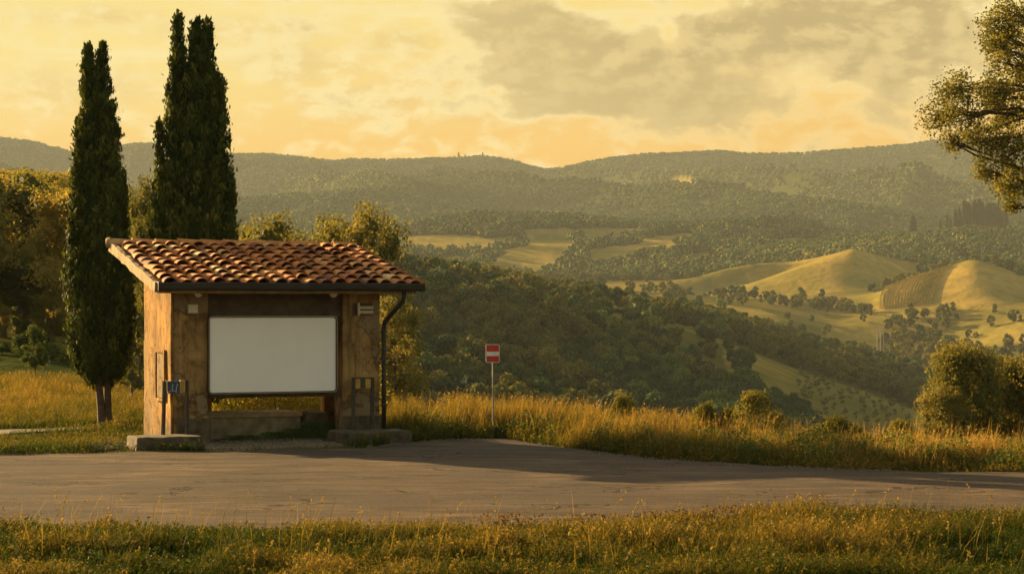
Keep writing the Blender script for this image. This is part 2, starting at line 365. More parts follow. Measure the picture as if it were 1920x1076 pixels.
def mk_plaster(name, base, seed, streak):
    m, g, p = mat(name); o = g.vm('ADD', g.obj(), (seed, seed * .7, 0))
    n1 = g.noise(o, 1.6, 8, .62, .5); n2 = g.noise(o, 6, 7, .7); vs = g.noise(g.scale(o, (7, 7, .35)), 1.4, 6, .65, .5)
    c = g.ramp(n1, [(.34, tuple(x * .42 for x in base)), (.5, base), (.66, tuple(x * 1.45 for x in base))])
    c = g.mix(g.step(vs, .5, .72, 0, streak), c, tuple(x * .33 for x in base))
    c = g.mix(g.step(vs, .44, .26, 0, streak * .7), c, (base[0] * 1.5, base[1] * 1.5, base[2] * 1.5))
    patch = g.noise(o, .9, 6, .6, .8)
    pm = g.step(patch, .53, .55)
    c = g.mix(g.mul(pm, .8), c, (base[0] * .8, base[1] * .95, base[2] * 1.5)); c = g.mix(g.mul(g.step(patch, .50, .53), g.sub(1.0, pm)), c, tuple(x * .45 for x in base))
    sp = g.new('ShaderNodeSeparateXYZ'); g.put(sp.inputs[0], g.obj())
    low = g.step(g.add(sp.outputs[2], g.mul(n1, .9)), 1.05, .45, 0, .8)
    c = g.mix(low, c, (.075, .055, .028)); c = g.mix(g.step(n2, .62, .75, 0, .6), c, tuple(x * .4 for x in base))
    crk = g.voro(g.vm('ADD', o, g.noise(o, 3, 3, out='Color')), 1.3, 'DISTANCE_TO_EDGE')
    c = g.mix(g.step(crk, .012, .002, 0, .6), c, (.04, .03, .02))
    g.put(p.inputs['Base Color'], c); p.inputs['Roughness'].default_value = .95; p.inputs['Specular IOR Level'].default_value = .2
    h = g.add(g.add(g.mul(n2, .5), g.mul(vs, .8)), g.sub(g.mul(pm, -.35), g.step(crk, .012, .002, 0, .4)))
    g.put(p.inputs['Normal'], g.bump(h, .9, .03)); return m
M['plaster'] = mk_plaster('ochre_plaster', (.36, .185, .042), 3.1, 1.0)
M['plaster_pier'] = mk_plaster('stained_plaster', (.31, .185, .068), 9.4, .8)
M['beam'] = plain('dark_timber', (.07, .045, .025), .8, 0, .5, 5, .6)
M['stone'] = plain('old_concrete', (.24, .18, .11), .95, 0, .5, 4, 1.0)
M['dirty_stone'] = plain('mossy_concrete', (.095, .068, .036), .95, 0, .6, 5, 1.0)
M['verge'] = plain('weathered_mortar', (.38, .27, .14), .95, 0, .3, 12, 1.0)
def mk_tile():
    m, g, p = mat('fired_clay_tile'); o = g.obj(); t = g.attr('tint')
    n = g.noise(o, 5, 6, .65); n2 = g.noise(o, 28, 5, .7)
    c = g.ramp(t, [(0, (.20, .075, .03)), (.25, (.46, .15, .038)), (.5, (.68, .26, .062)), (.72, (.62, .32, .11)), (.9, (.76, .50, .21)), (1, (.80, .58, .28))])
    c = g.mix(g.step(n, .5, .7, 0, .5), c, (.16, .075, .035)); c = g.mix(g.step(n2, .56, .72, 0, .7), c, (.07, .05, .03))
    c = g.mix(g.step(n2, .40, .28, 0, .2), c, (.48, .30, .13))
    g.put(p.inputs['Base Color'], c); p.inputs['Roughness'].default_value = .85
    g.put(p.inputs['Normal'], g.bump(g.add(n2, n), .6, .012)); return m
M['tile'] = mk_tile()
M['gutter'] = plain('painted_gutter', (.035, .032, .026), .5, .3, .3, 3, .1)
M['rail'] = plain('rusty_post', (.055, .042, .03), .6, .4, .4, 9, .3)
def mk_board():
    m, g, p = mat('blank_white_board'); o = g.obj()
    n = g.noise(g.scale(o, (1, 1, .4)), 2.5, 6, .6)
    g.put(p.inputs['Base Color'], g.ramp(n, [(.25, (.86, .80, .72)), (.75, (.92, .865, .79))])); p.inputs['Roughness'].default_value = .45
    return m
M['board'] = mk_board()
M['frame'] = plain('black_frame', (.02, .018, .016), .4, .4, .2, 8, 0)
M['frame_edge'] = plain('bare_metal_lip', (.42, .38, .33), .35, .8, .1, 8, 0)
M['red'] = plain('sign_red', (.50, .028, .016), .5, 0, .12, 9, .05)
M['white'] = plain('sign_white', (.72, .66, .58), .5, 0, .1, 9, .05)
M['galv'] = plain('galvanised_pole', (.19, .16, .12), .65, .1, .2, 12, .1)
M['lampglass'] = plain('frosted_glass', (.62, .60, .52), .25, 0, .1, 8, 0)
M['greybox'] = plain('grey_plastic', (.34, .29, .21), .6, 0, .25, 12, .1)
M['blue'] = plain('blue_enamel', (.025, .045, .10), .5, 0, .2, 14, .1)
M['yellow'] = plain('yellow_label', (.56, .34, .05), .6, 0, .25, 18, .1)
M['red_line'] = plain('red_brown_ink', (.22, .07, .02), .6, 0, .2, 18, 0)
M['cream'] = plain('cream_paint', (.55, .48, .34), .6, 0, .2, 18, 0)

# ------------------------------------------------------------------ ground, road, hills
def grid(xs, ys):
    X, Y = np.meshgrid(xs, ys); n = len(xs)
    i = (np.arange(len(ys) - 1)[:, None] * n + np.arange(n - 1)[None, :]).ravel()
    return X.ravel(), Y.ravel(), np.stack([i, i + 1, i + n + 1, i + n], 1)
def far_edge(x):      # far rim of the asphalt, metres ahead, for a given x
    return np.interp(x, [-40, -9.3, -6.9, -5.6, -2.6, -1.6, -.9, -.2, .6, 1.5, 2.6, 4.2, 5.6, 8.2, 40], [34.2, 34.7, 35.6, 35.75, 36.6, 38.6, 39.1, 38.9, 37.4, 35.6, 33.8, 32.3, 31.7, 31.0, 30]) + .12 * fbm(np.asarray(x) * 1.7, np.asarray(x) * 0 + 3, 4, 3)
def near_edge(x):
    return np.interp(x, [-40, -6, -2, 0, 1.5, 3, 4.5, 7, 40], [22.9, 22.7, 22.5, 22.5, 22.7, 23.4, 23.9, 24.3, 26]) + .22 * fbm(np.asarray(x) * 1.1, np.asarray(x) * 0 + 9, 6, 3)
X, Y, Q = grid(np.concatenate([np.linspace(-150, -22, 30), np.linspace(-21.5, 21.5, 130), np.linspace(22, 150, 30)]), np.concatenate([np.linspace(-300, 10, 20), np.linspace(11, 62, 150)]))
Z = terrain(X, Y) - np.where((Y > near_edge(X) + .35) & (Y < far_edge(X) - .35), .06, 0)
Z += np.where(Y < near_edge(X) - .6, .10 * np.clip((near_edge(X) - .6 - Y) / 2, 0, 1) * (1 + fbm(X / 2, Y / 2, 77, 2)), 0)
def ground_z(x, y):
    return terrain(x, y) + np.where(y < near_edge(x) - .6, .10 * np.clip((near_edge(x) - .6 - y) / 2, 0, 1) * (1 + fbm(x / 2, y / 2, 77, 2)), 0)
structure(np_obj('ground', np.stack([X, Y, Z], 1), Q, M['ground'], smooth=True))
xs = np.concatenate([np.linspace(-120, -14, 30), np.linspace(-13.8, 13.8, 220), np.linspace(14, 120, 30)])
T = np.linspace(0, 1, 60); NE = near_edge(xs); FE = far_edge(xs)
X = np.tile(xs, len(T)); Y = (NE[None] + (FE - NE)[None] * T[:, None]).ravel()
Z = terrain(X, Y) * .4 + .014 + .035 * np.sin(np.pi * np.repeat(T, len(xs))) + .02 * fbm(X / 2.5, Y / 1.2, 13, 3)
n = len(xs); i = (np.arange(len(T) - 1)[:, None] * n + np.arange(n - 1)[None]).ravel()
structure(np_obj('road', np.stack([X, Y, Z], 1), np.stack([i, i + 1, i + n + 1, i + n], 1), M['road'], smooth=True))
# pale footpath crossing the left verge
xs = np.linspace(-30, -8.6, 90); T = np.linspace(0, 1, 8)
pc = np.interp(xs, [-30, -12, -10.4, -8.6], [38.6, 40.0, 40.9, 43.2]); pw = np.interp(xs, [-30, -10.4, -8.6], [2.6, 1.8, .4]) * (1 + .25 * fbm(xs, xs * 0, 8, 3))
X = np.tile(xs, 8); Y = (pc[None] + pw[None] * (T[:, None] - .5)).ravel()
i = (np.arange(7)[:, None] * 90 + np.arange(89)[None]).ravel()
structure(np_obj('path', np.stack([X, Y, terrain(X, Y) + .03], 1), np.stack([i, i + 1, i + 91, i + 90], 1), M['gravel'], smooth=True))
def on_path(x, y):
    return (x < -8.6) & (np.abs(y - np.interp(x, [-30, -12, -10.4, -8.6], [38.6, 40.0, 40.9, 43.2])) < np.interp(x, [-30, -10.4, -8.6], [2.6, 1.8, .4]) * .55)

us = np.concatenate([np.linspace(-700, -220, 24), np.linspace(-210, 2130, 660), np.linspace(2140, 2620, 24)])
ds = np.concatenate([np.linspace(52, 340, 70), np.linspace(344, 760, 130), np.linspace(765, 1320, 190), np.linspace(1326, 1900, 90), np.linspace(1910, 3990, 170)])
P_, D_, Q = grid(us, ds); X = (P_ - CX) / F * D_; Z = terrain(X, D_) - np.interp(D_, [52, 64], [.35, 0])
hm = field_mask(X, D_, Z).astype(float)
hm = np.maximum(hm, np.where((D_ > 840) & (D_ < 1290), np.clip(.55 + .8 * fbm(X / 60, D_ / 90, 66, 3), .1, .85), 0))
hm = np.maximum(hm, .38 * ((D_ > 466) & (D_ < 745) & (P_ > 1110)))  # meadow slope kept dim: its shade is put into the field value
hills = structure(np_obj('hills', np.stack([X, D_, Z], 1), Q, M['hill'], smooth=True, attrs={'field': hm}))

print('hills done')

# ------------------------------------------------------------------ trees
def leaf_quads(c, nrm, size, aspect, up=None, jit=.7, seed_tint=None):
    """kite-shaped leaves at points c, facing roughly nrm"""
    n = len(c); nr = nrm + rng.normal(0, jit, (n, 3)); nr /= np.linalg.norm(nr, axis=1)[:, None] + 1e-9
    a = rng.normal(0, 1, (n, 3)) if up is None else up + rng.normal(0, .25, (n, 3))
    a -= (a * nr).sum(1)[:, None] * nr; a /= np.linalg.norm(a, axis=1)[:, None] + 1e-9
    b = np.cross(nr, a); s = size[:, None]
    v = np.stack([c - a * s * .5, c + b * s * aspect * .5 + a * s * .05, c + a * s * .5, c - b * s * aspect * .5 + a * s * .05], 1)
    return v.reshape(-1, 3), np.arange(n * 4, dtype=np.int32).reshape(-1, 4)
def blob(c, r, seg=7, squash=.85):
    v = []; 
    for i in range(5):
        ph = math.pi * (i + .02) / 4.04
        for k in range(seg):
            th = 2 * math.pi * k / seg; q = r * (1 + .18 * math.sin(3 * th + i * 2 + c[0] * 5))
            v.append((c[0] + q * math.sin(ph) * math.cos(th), c[1] + q * math.sin(ph) * math.sin(th), c[2] + q * squash * math.cos(ph)))
    f = [(i * seg + k, i * seg + (k + 1) % seg, (i + 1) * seg + (k + 1) % seg, (i + 1) * seg + k) for i in range(4) for k in range(seg)]
    return np.array(v, np.float32), np.array(f, np.int32)
def crown(acc, rx, rz, cz, n_clump, n_leaf, size, core=.62, spread=1.0, shape='round', clump=.42, jit=.7, aspect=.6):
    cs = []
    for k in range(n_clump):
        while True:
            p = rng.uniform(-1, 1, 3)
            if .25 < np.linalg.norm(p) <= 1: break
        p = p / np.linalg.norm(p) * (np.linalg.norm(p) ** .5)
        if shape == 'cone': s = 1.0 - .75 * (p[2] + 1) / 2; p[0] *= s * 1.2; p[1] *= s * 1.2
        if shape == 'vase': s = .45 + .55 * (p[2] + 1) / 2; p[0] *= s * 1.15; p[1] *= s * 1.15
        r = clump * rx * rng.uniform(.65, 1.25)
        cs.append((p[0] * rx * .78, p[1] * rx * .78, cz + p[2] * rz * .78, r, rng.uniform(0, 1)))
    w = np.array([c[3] ** 2 for c in cs]); w /= w.sum()
    for c, ww in zip(cs, w):
        n = max(6, int(n_leaf * ww)); d = rng.normal(0, 1, (n, 3)); d /= np.linalg.norm(d, axis=1)[:, None]
        d[:, 2] = np.where((d[:, 2] < -.35) & (rng.random(n) < .7), -d[:, 2], d[:, 2])
        rad = c[3] * (1 - .45 * rng.random(n) ** 2) * spread * (1 + .22 * np.sin(d[:, 0] * 7 + c[4] * 9) * np.sin(d[:, 2] * 6))
        P = np.array(c[:3]) + d * rad[:, None] * np.array([1, 1, .85])
        v, f = leaf_quads(P, d * .9 + np.array([0, 0, .35]), size * rng.uniform(.6, 1.4, n), aspect, jit=jit)
        acc.add(v, f, np.clip(.22 + .48 * c[4] + rng.normal(0, .085, n), 0, 1).astype(np.float32))
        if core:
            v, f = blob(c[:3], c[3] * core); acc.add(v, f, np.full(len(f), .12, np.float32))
    return cs
def wood_parts(h, r0, cs, nlimb, lean=0.0, bend=.25, start=.3):
    acc = Acc(); n = 7
    pts = [(lean * h * (t ** 1.5) + bend * .25 * math.sin(t * 5), bend * .2 * math.cos(t * 4 + 1) - bend * .2 * math.cos(1), h * t) for t in np.linspace(0, 1, n)]
    v, f = tube(pts, [r0 * (1.45 if i == 0 else 1) * (1 - .85 * i / (n - 1)) for i in range(n)], 8); acc.add(v, f)
    for c in (sorted(cs, key=lambda q: -q[3])[:nlimb] if cs else []):
        t = min(.92, max(start, (c[2] / h) * .62)); k = t * (n - 1); i = int(k); q = k - i
        a = Vector(pts[i]).lerp(Vector(pts[min(i + 1, n - 1)]), q); b = Vector(c[:3])
        mid = a.lerp(b, .5) + Vector((0, 0, -.12 * (b - a).length)) + Vector(rng.normal(0, .05, 3)) * (b - a).length
        rr = r0 * .42 * (1 - t * .5)
        v, f = tube([a, a.lerp(mid, .6), mid, mid.lerp(b, .6), b], [rr, rr * .75, rr * .55, rr * .38, rr * .15], 6); acc.add(v, f)
        for _ in range(2):
            e = b + Vector(rng.normal(0, 1, 3)).normalized() * c[3] * .9; s = mid.lerp(b, rng.uniform(.2, .8))
            v, f = tube([s, s.lerp(e, .5) + Vector((0, 0, .05)), e], [rr * .3, rr * .2, rr * .06], 4); acc.add(v, f)
    return acc

class Kind:
    """one kind of tree: shared crown and trunk meshes, copied as separate things"""
    def __init__(s, name, h, r, leafmat, n_clump, n_leaf, size, shape='round', trunk_r=.12, nlimb=5, low=.28, core=.62, bark='bark_far', clump=.42, spread=1.0, jit=.7, aspect=.6):
        acc = Acc(); rz = h * (1 - low) / 2; cz = h * low + rz
        cs = crown(acc, r, rz, cz, n_clump, n_leaf, size, core, spread, shape, clump, jit, aspect)
        s.v, s.f, s.t = acc.get(); s.name = name; s.h = float(np.percentile(s.v[:, 2], 99.7)); s.r = r; s.leafmat = leafmat
        s.crown = np_mesh(name + '_crown', s.v, s.f, M[leafmat], fattrs={'tint': s.t})
        a = wood_parts(h * .74, trunk_r, cs, nlimb); tv, tf, _ = a.get(); s.tv, s.tf = tv, tf
        s.trunk = np_mesh(name + '_trunk', tv, tf, M[bark], smooth=True)
    def place(s, loc, sc, rz, label, cat, group, sz=None, parts=True):
        e = empty(s.name, loc, rz, label, cat, group); e.scale = (sc, sc, sz or sc)
        link(bpy.data.objects.new('crown', s.crown), e)
        if parts: link(bpy.data.objects.new('trunk', s.trunk), e)
        return e

# ---- mid-distance woods
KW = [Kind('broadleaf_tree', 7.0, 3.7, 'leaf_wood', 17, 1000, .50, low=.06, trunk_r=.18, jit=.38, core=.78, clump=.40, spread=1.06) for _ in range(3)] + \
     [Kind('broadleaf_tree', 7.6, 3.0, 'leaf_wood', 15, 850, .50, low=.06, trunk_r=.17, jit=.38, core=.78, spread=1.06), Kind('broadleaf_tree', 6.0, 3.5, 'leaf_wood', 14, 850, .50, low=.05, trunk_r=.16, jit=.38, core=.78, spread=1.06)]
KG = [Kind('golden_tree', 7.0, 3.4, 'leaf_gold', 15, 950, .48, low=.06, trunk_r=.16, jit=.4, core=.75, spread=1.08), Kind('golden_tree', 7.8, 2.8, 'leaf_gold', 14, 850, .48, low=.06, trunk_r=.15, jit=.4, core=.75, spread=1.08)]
def scatter(p0, p1, d0, d1, spacing, cond, jitter=.75):
    out = []; d = d0
    while d < d1:
        w = spacing / d * F; p = p0 + rng.uniform(0, w)
        while p < p1:
            pp = p + rng.uniform(-.5, .5) * w * jitter; dd = d + rng.uniform(-.5, .5) * spacing * jitter
            if cond(pp, dd): out.append((pp, dd))
            p += w
        d += spacing * .9
    return out
def edge_near_wood(p): return np.interp(p, [600, 1080, 1130, 1200, 1760], [620, 620, 520, 466, 466])
S = []
S += scatter(560, 1760, 352, 620, 5.3, lambda p, d: d < edge_near_wood(p))
S += scatter(1270, 1850, 582, 752, 5.6, lambda p, d: rng.random() < .95)
S += scatter(560, 1110, 622, 752, 6.0, lambda p, d: rng.random() < .8)
S += scatter(1110, 1420, 470, 740, 7, lambda p, d: rng.random() < .30 and (p < 1290 or d < 560))
S = [(p, d, rng.uniform(.7, 1.3) * (1.0 if p < 1000 else np.interp(p, [1000, 1400, 1600], [.95, .8, .6]) if d < 480 else .85)) for p, d in S]
SC = scatter(560, 2060, 850, 1280, 7.6, lambda p, d: not (1625 < p < 1672 and d < 880))
xs = np.array([gx(p, d) for p, d in SC]); ys = np.array([d for p, d in SC]); zs = terrain(xs, ys); fm = field_mask(xs, ys, zs)
pn = fbm(xs / 60, ys / 80, 71, 3)
for (p, d), f_, q in zip(SC, fm, pn):
    if (not f_ and q > (.22 if 1280 < p < 1640 and d > 900 else -.02 if d < 1000 else .0)) or (not f_ and rng.random() < .09) or (p > 1862 and 1062 < d < 1110) or (f_ and rng.random() < .01): S.append((p, d, rng.uniform(.45, 1.05)))
SC2 = scatter(1000, 2060, 470, 580, 8, lambda p, d: True)
P = np.array([s[0] for s in S]); D = np.array([s[1] for s in S]); SCL = np.array([s[2] for s in S])
X = (P - CX) / F * D; Z = terrain(X, D) - .25
gold = (fbm(X / 35, D / 45, 83, 3) + rng.normal(0, .2, len(S)) + np.interp(D, [400, 560, 800, 1000], [-.14, .20, .36, .45])) > .22  # gold-leaved trees, more with distance, paint sunlight onto the crowns
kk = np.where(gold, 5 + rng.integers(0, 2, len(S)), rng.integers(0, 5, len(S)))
KINDS = KW + KG
# who can be seen: nearest first, on a coarse picture
occ = np.zeros((270, 480), bool)
occ[190:, :] = True; occ[100:210, 68:185] = True; occ[20:200, 30:60] = True; occ[185:, 182:480] = True
yy, xx = np.mgrid[0:270, 0:480]
seen = np.zeros(len(S))
for i in np.argsort(D):
    k = KINDS[kk[i]]; cxp = P[i] / 4; hh = k.h * SCL[i]; cyp = imgy(Z[i] + hh * .55, D[i]) / 4
    rx = k.r * SCL[i] / D[i] * F / 4; ry = hh * .5 / D[i] * F / 4
    x0, x1 = int(max(0, cxp - rx)), int(min(480, cxp + rx + 1)); y0, y1 = int(max(0, cyp - ry)), int(min(270, cyp + ry + 1))
    if x1 <= x0 or y1 <= y0: continue
    e = ((xx[y0:y1, x0:x1] - cxp) / rx) ** 2 + ((yy[y0:y1, x0:x1] - cyp) / ry) ** 2 < 1
    w = occ[y0:y1, x0:x1]; seen[i] = (e & ~w).sum(); w |= e
order = np.argsort(-seen); single = set(order[:300].tolist())
acc = [Acc(), Acc()]; tr = Acc()
for i in range(len(S)):
    k = KINDS[kk[i]]; a = rng.uniform(0, 6.28)
    if i in single:
        deep = D[i] < 480
        if kk[i] >= 5: lab, grp = (('golden lit broadleaf tree standing in the thick wood below the road' if deep else 'golden lit broadleaf tree on the slopes past the wood'), ('golden trees of the near wood' if deep else 'golden trees of the far slopes'))
        else: lab, grp = (('dark green broadleaf tree packed into the thick wood below the road' if deep else 'olive green broadleaf tree on the slopes past the near wood'), ('green trees of the near wood' if deep else 'green trees of the far slopes'))
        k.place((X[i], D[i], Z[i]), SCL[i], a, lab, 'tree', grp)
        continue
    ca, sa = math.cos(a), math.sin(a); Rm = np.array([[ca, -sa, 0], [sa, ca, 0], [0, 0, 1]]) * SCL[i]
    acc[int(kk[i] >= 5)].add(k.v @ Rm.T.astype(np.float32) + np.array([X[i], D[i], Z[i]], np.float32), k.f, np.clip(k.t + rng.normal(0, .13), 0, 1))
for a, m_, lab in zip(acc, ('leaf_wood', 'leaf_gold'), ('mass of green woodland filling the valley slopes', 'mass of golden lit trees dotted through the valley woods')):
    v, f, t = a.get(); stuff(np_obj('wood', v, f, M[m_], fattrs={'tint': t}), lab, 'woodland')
print('woods', len(S), 'seen', int((seen > 0).sum()))

# ---- woods of the far ridges: small trees, each standing on the slope
def bake(kinds, x, y, z, sc, which, jit):
    V, Fc, T, n0 = [], [], [], 0
    for ki, k in enumerate(kinds):
        ii = np.where(which == ki)[0]
        if not len(ii): continue
        a = rng.uniform(0, 2 * np.pi, len(ii)); c_ = (np.cos(a) * sc[ii]).astype(np.float32)[:, None]; s_ = (np.sin(a) * sc[ii]).astype(np.float32)[:, None]
        v = k.v.astype(np.float32); P = np.empty((len(ii), len(v), 3), np.float32)
        P[..., 0] = v[None, :, 0] * c_ - v[None, :, 1] * s_ + x[ii, None]; P[..., 1] = v[None, :, 0] * s_ + v[None, :, 1] * c_ + y[ii, None]
        P[..., 2] = v[None, :, 2] * sc[ii, None] + z[ii, None]
        V.append(P.reshape(-1, 3)); Fc.append((k.f[None] + (np.arange(len(ii)) * len(v))[:, None, None] + n0).reshape(-1, 4).astype(np.int32)); n0 += len(ii) * len(v)
        T.append(np.clip(k.t[None] + jit[ii, None], 0, 1).astype(np.float32).ravel())
    return np.concatenate(V), np.concatenate(Fc), np.concatenate(T)
M['leaf_far'] = foliage('far_wood_leaves', [(.1, (.018, .052, .026)), (.40, (.060, .118, .042)), (.68, (.18, .21, .054)), (1, (.46, .37, .085))], .25, objrand=0)
KF = [Kind('far_tree', 6.5, 3.6, 'leaf_far', 9, 150, 1.15, low=.0, trunk_r=.2, nlimb=1, jit=.35, core=.85, clump=.46, aspect=.8) for _ in range(3)]
KFF = [Kind('far_tree', 6.0, 3.4, 'leaf_far', 2, 44, 1.5, low=.0, trunk_r=.2, nlimb=1, jit=.3, core=.86, clump=.72, aspect=.85) for _ in range(4)]
def far_wood(d0, d1, sp0, sp1, kinds, s0, s1, p0=-60, p1=1990):
    P, D, d = [], [], d0
    while d < d1:
        sp = np.interp(d, [d0, d1], [sp0, sp1]); wpx = sp / d * F; p = np.arange(p0 + rng.uniform(0, wpx), p1, wpx); p = p + rng.uniform(-.45, .45, len(p)) * wpx
        P.append(p); D.append(d + rng.uniform(-.45, .45, len(p)) * sp); d += sp * .85
    P = np.concatenate(P); D = np.concatenate(D); X = (P - CX) / F * D; Z = terrain(X, D); fm = field_mask(X, D, Z)
    gap = fbm(X / 45, D / 70, 101, 3); big = fbm(X / 260, D / 420, 103, 3)
    k = ~fm & ~((P > 1690) & (P < 1905) & (D > 1540) & (D < 1760)) & ((gap > -.28) | (rng.random(len(P)) < .35)); P, D, X, Z, gap, big = P[k], D[k], X[k], Z[k], gap[k], big[k]
    sc = rng.uniform(s0, s1, len(P)) * (1 + .35 * gap)
    # leave out what lies wholly behind nearer ground
    o = np.argsort(D); b = np.clip((P / 6).astype(int) + 20, 0, 400); low = np.full(401, 2000.0); keep = np.zeros(len(P), bool); yt = imgy(Z + 9 * sc, D); yg = imgy(Z, D)
    for i in o:
        bi = b[i]
        if yt[i] < low[bi] + 3: keep[i] = True
        if yg[i] < low[bi]: low[bi] = yg[i]
    k = keep; jit = (.34 * big + .11 * rng.normal(0, 1, len(P)) + .14 * gap)[k]
    print('far trees', k.sum(), len(k))
    return bake(kinds, X[k], D[k], Z[k] - .4, sc[k], rng.integers(0, len(kinds), k.sum()), jit)
v, f, t = far_wood(1285, 1900, 6.0, 6.8, KF, .75, 1.35); stuff(np_obj('distant_woodland', v, f, M['leaf_far'], fattrs={'tint': t}), 'woods between the fields on the middle hills', 'woodland')
v, f, t = far_wood(1905, 3520, 6.2, 8.0, KFF, .65, 1.2); stuff(np_obj('distant_woodland', v, f, M['leaf_far'], fattrs={'tint': t}), 'hazy wooded ridges closing off the valley', 'woodland')

# ---- olive orchard on the sunlit strip
KO = [Kind('olive_tree', 2.9, 1.35, 'leaf_olive', 9, 240, .34, low=.18, trunk_r=.09, nlimb=3) for _ in range(2)]
for r_ in range(7):
    for c_ in range(11):
        d = 478 + r_ * 14 + rng.uniform(-1, 1); p = 1520 + c_ * 21 + r_ * -6 + rng.uniform(-3, 3)
        x = gx(p, d); z = float(terrain([x], [d])[0]); 
        if 1490 < p < 1750 and rng.random() < .9:
            KO[(r_ + c_) % 2].place((x, d, z - .1), rng.uniform(.7, .95), rng.uniform(0, 6), 'small pale olive tree in the sunlit orchard rows below the wood', 'olive tree', 'olive trees of the orchard')
# ---- vineyard on the right hand hill
nrow = 19
for i in range(nrow):
    t = i / (nrow - 1); pa = 1668 + t * 132; pb = 1652 + t * 92; da, db = 1076, 1018 - 6 * t
    acc = Acc(); k = 60
    q = np.linspace(0, 1, k); d = da + (db - da) * q; p = pa + (pb - pa) * q ** .8 - 7 * np.sin(q * 3.1)
    x = (p - CX) / F * d; z = terrain(x, d) - .1
    n = 420; s = rng.random(n); xi = np.interp(s, q, x) + rng.normal(0, .22, n); di = np.interp(s, q, d) + rng.normal(0, .22, n); zi = np.interp(s, q, z) + rng.uniform(.3, 1.75, n)
    v, f = leaf_quads(np.stack([xi, di, zi], 1), np.tile([[-.5, -.2, .8]], (n, 1)), rng.uniform(.35, .65, n), .8); acc.add(v, f, rng.random(n))
    vv = np.stack([x, d, z + 1.2], 1); tv, tf = tube([tuple(r) for r in vv[::4]], [.22] * len(vv[::4]), 5); acc.add(tv, tf, np.full(len(tf), .2))
    v, f, tt = acc.get(); o = np_obj('vine_row', v - np.array([x[0], d[0], z[0]]), f, M['leaf_vine'], fattrs={'tint': tt}); o.location = (x[0], d[0], z[0])
    tag(o, 'row of vines running down the sunlit golden hillside', 'vine row', 'vine rows on the hillside')
# ---- cypresses on the far crest
def far_cypress_mesh():
    acc = Acc(); n = 420; h = 1.0
    t = rng.random(n) ** .9; rr = .115 * np.sin(np.pi * np.clip(t * .93 + .07, 0, 1)) ** .6; th = rng.uniform(0, 6.28, n)
    P = np.stack([rr * np.cos(th), rr * np.sin(th), .03 + t * .95], 1)
    v, f = leaf_quads(P, np.stack([np.cos(th), np.sin(th), 0 * th], 1), rng.uniform(.05, .1, n), .4, up=np.tile([[0, 0, 1.]], (n, 1))); acc.add(v, f, rng.random(n) * .6)
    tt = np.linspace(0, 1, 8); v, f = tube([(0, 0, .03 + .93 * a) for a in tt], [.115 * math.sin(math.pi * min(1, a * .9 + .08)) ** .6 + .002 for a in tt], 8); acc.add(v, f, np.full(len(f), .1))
    v, f, t = acc.get(); cr = np_mesh('far_cypress_crown', v, f, M['leaf_far_cyp'], fattrs={'tint': t})
    v, f = tube([(0, 0, -.05), (0, 0, .1)], [.022, .02], 6); return cr, np_mesh('far_cypress_trunk', v, f, M['bark_far'])
FC = far_cypress_mesh()
def far_cypress(p, d, h, wid, label, group):
    x = gx(p, d); z = float(terrain([x], [d])[0])
    e = empty('cypress_tree', (x, d, z), rng.uniform(0, 6), label, 'cypress', group); e.scale = (h * wid, h * wid, h)
    link(bpy.data.objects.new('crown', FC[0]), e); link(bpy.data.objects.new('trunk', FC[1]), e)
for i in range(24):
    p = 1790 + i * 4.1 + rng.uniform(-1, 1)
    far_cypress(p, 1660 + rng.uniform(-6, 6), rng.uniform(17, 23) * (1 if 3 < i < 21 else .8), .8, 'dark slim cypress in the dense row on the far crest', 'cypress row on the far crest')
for p, h in ((1763, 11), (1776, 14), (1783, 10)): far_cypress(p, 1655, h, .9, 'shorter cypress just left of the dense row on the far crest', 'short cypresses beside the far row')
far_cypress(1886, 1655, 17, 1.0, 'cypress standing apart at the right end of the far crest row', None)
far_cypress(1712, 1620, 19, 1.35, 'lone thick cypress on the far crest left of the row', None)
far_cypress(1615, 1500, 9, 1.2, 'small lone cypress above the golden knoll', None)
for p, h in ((860, 16), (872, 12), (905, 15), (885, 9), (915, 9)):
    far_cypress(p, 3470, h, 1.0, 'tiny dark tree standing up from the far ridge skyline', 'trees on the far skyline')
# pale poles by the vineyard track
for p, d, tp in ((1645, 842, 610), (1651, 836, 606), (1657, 840, 612)):
    x = gx(p, d); z = float(terrain([x], [d])[0]); h = max(6.0, gz(tp, d) - z)
    e = empty('utility_pole', (x, d, z), 0, 'pale slim pole in the trio at the foot of the vineyard', 'pole', 'poles below the vineyard')
    v, f = tube([(0, 0, -.3), (0, 0, h)], [.28, .2], 8); np_obj('shaft', v, f, M['greybox'], e)
    bm = bmesh.new(); box(bm, -.9, .9, -.1, .1, h - .9, h - .65, .02); bm_obj('crossarm', bm, M['galv'], e)

# ------------------------------------------------------------------ near trees
KB_ = dict(bark='bark_far')
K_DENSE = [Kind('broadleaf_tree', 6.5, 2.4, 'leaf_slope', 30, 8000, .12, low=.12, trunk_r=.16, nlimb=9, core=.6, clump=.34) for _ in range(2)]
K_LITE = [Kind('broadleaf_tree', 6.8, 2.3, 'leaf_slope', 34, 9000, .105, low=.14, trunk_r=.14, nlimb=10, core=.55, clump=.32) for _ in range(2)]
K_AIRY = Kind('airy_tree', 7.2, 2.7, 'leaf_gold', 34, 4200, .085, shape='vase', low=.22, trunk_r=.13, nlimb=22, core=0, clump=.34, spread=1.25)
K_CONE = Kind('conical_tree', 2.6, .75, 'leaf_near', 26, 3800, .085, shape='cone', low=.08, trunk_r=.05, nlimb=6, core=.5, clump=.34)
K_BUSH = [Kind('shrub', 1.6, 1.25, 'leaf_near', 18, 3400, .10, low=.0, trunk_r=.05, nlimb=5, core=.5, clump=.38) for _ in range(2)]
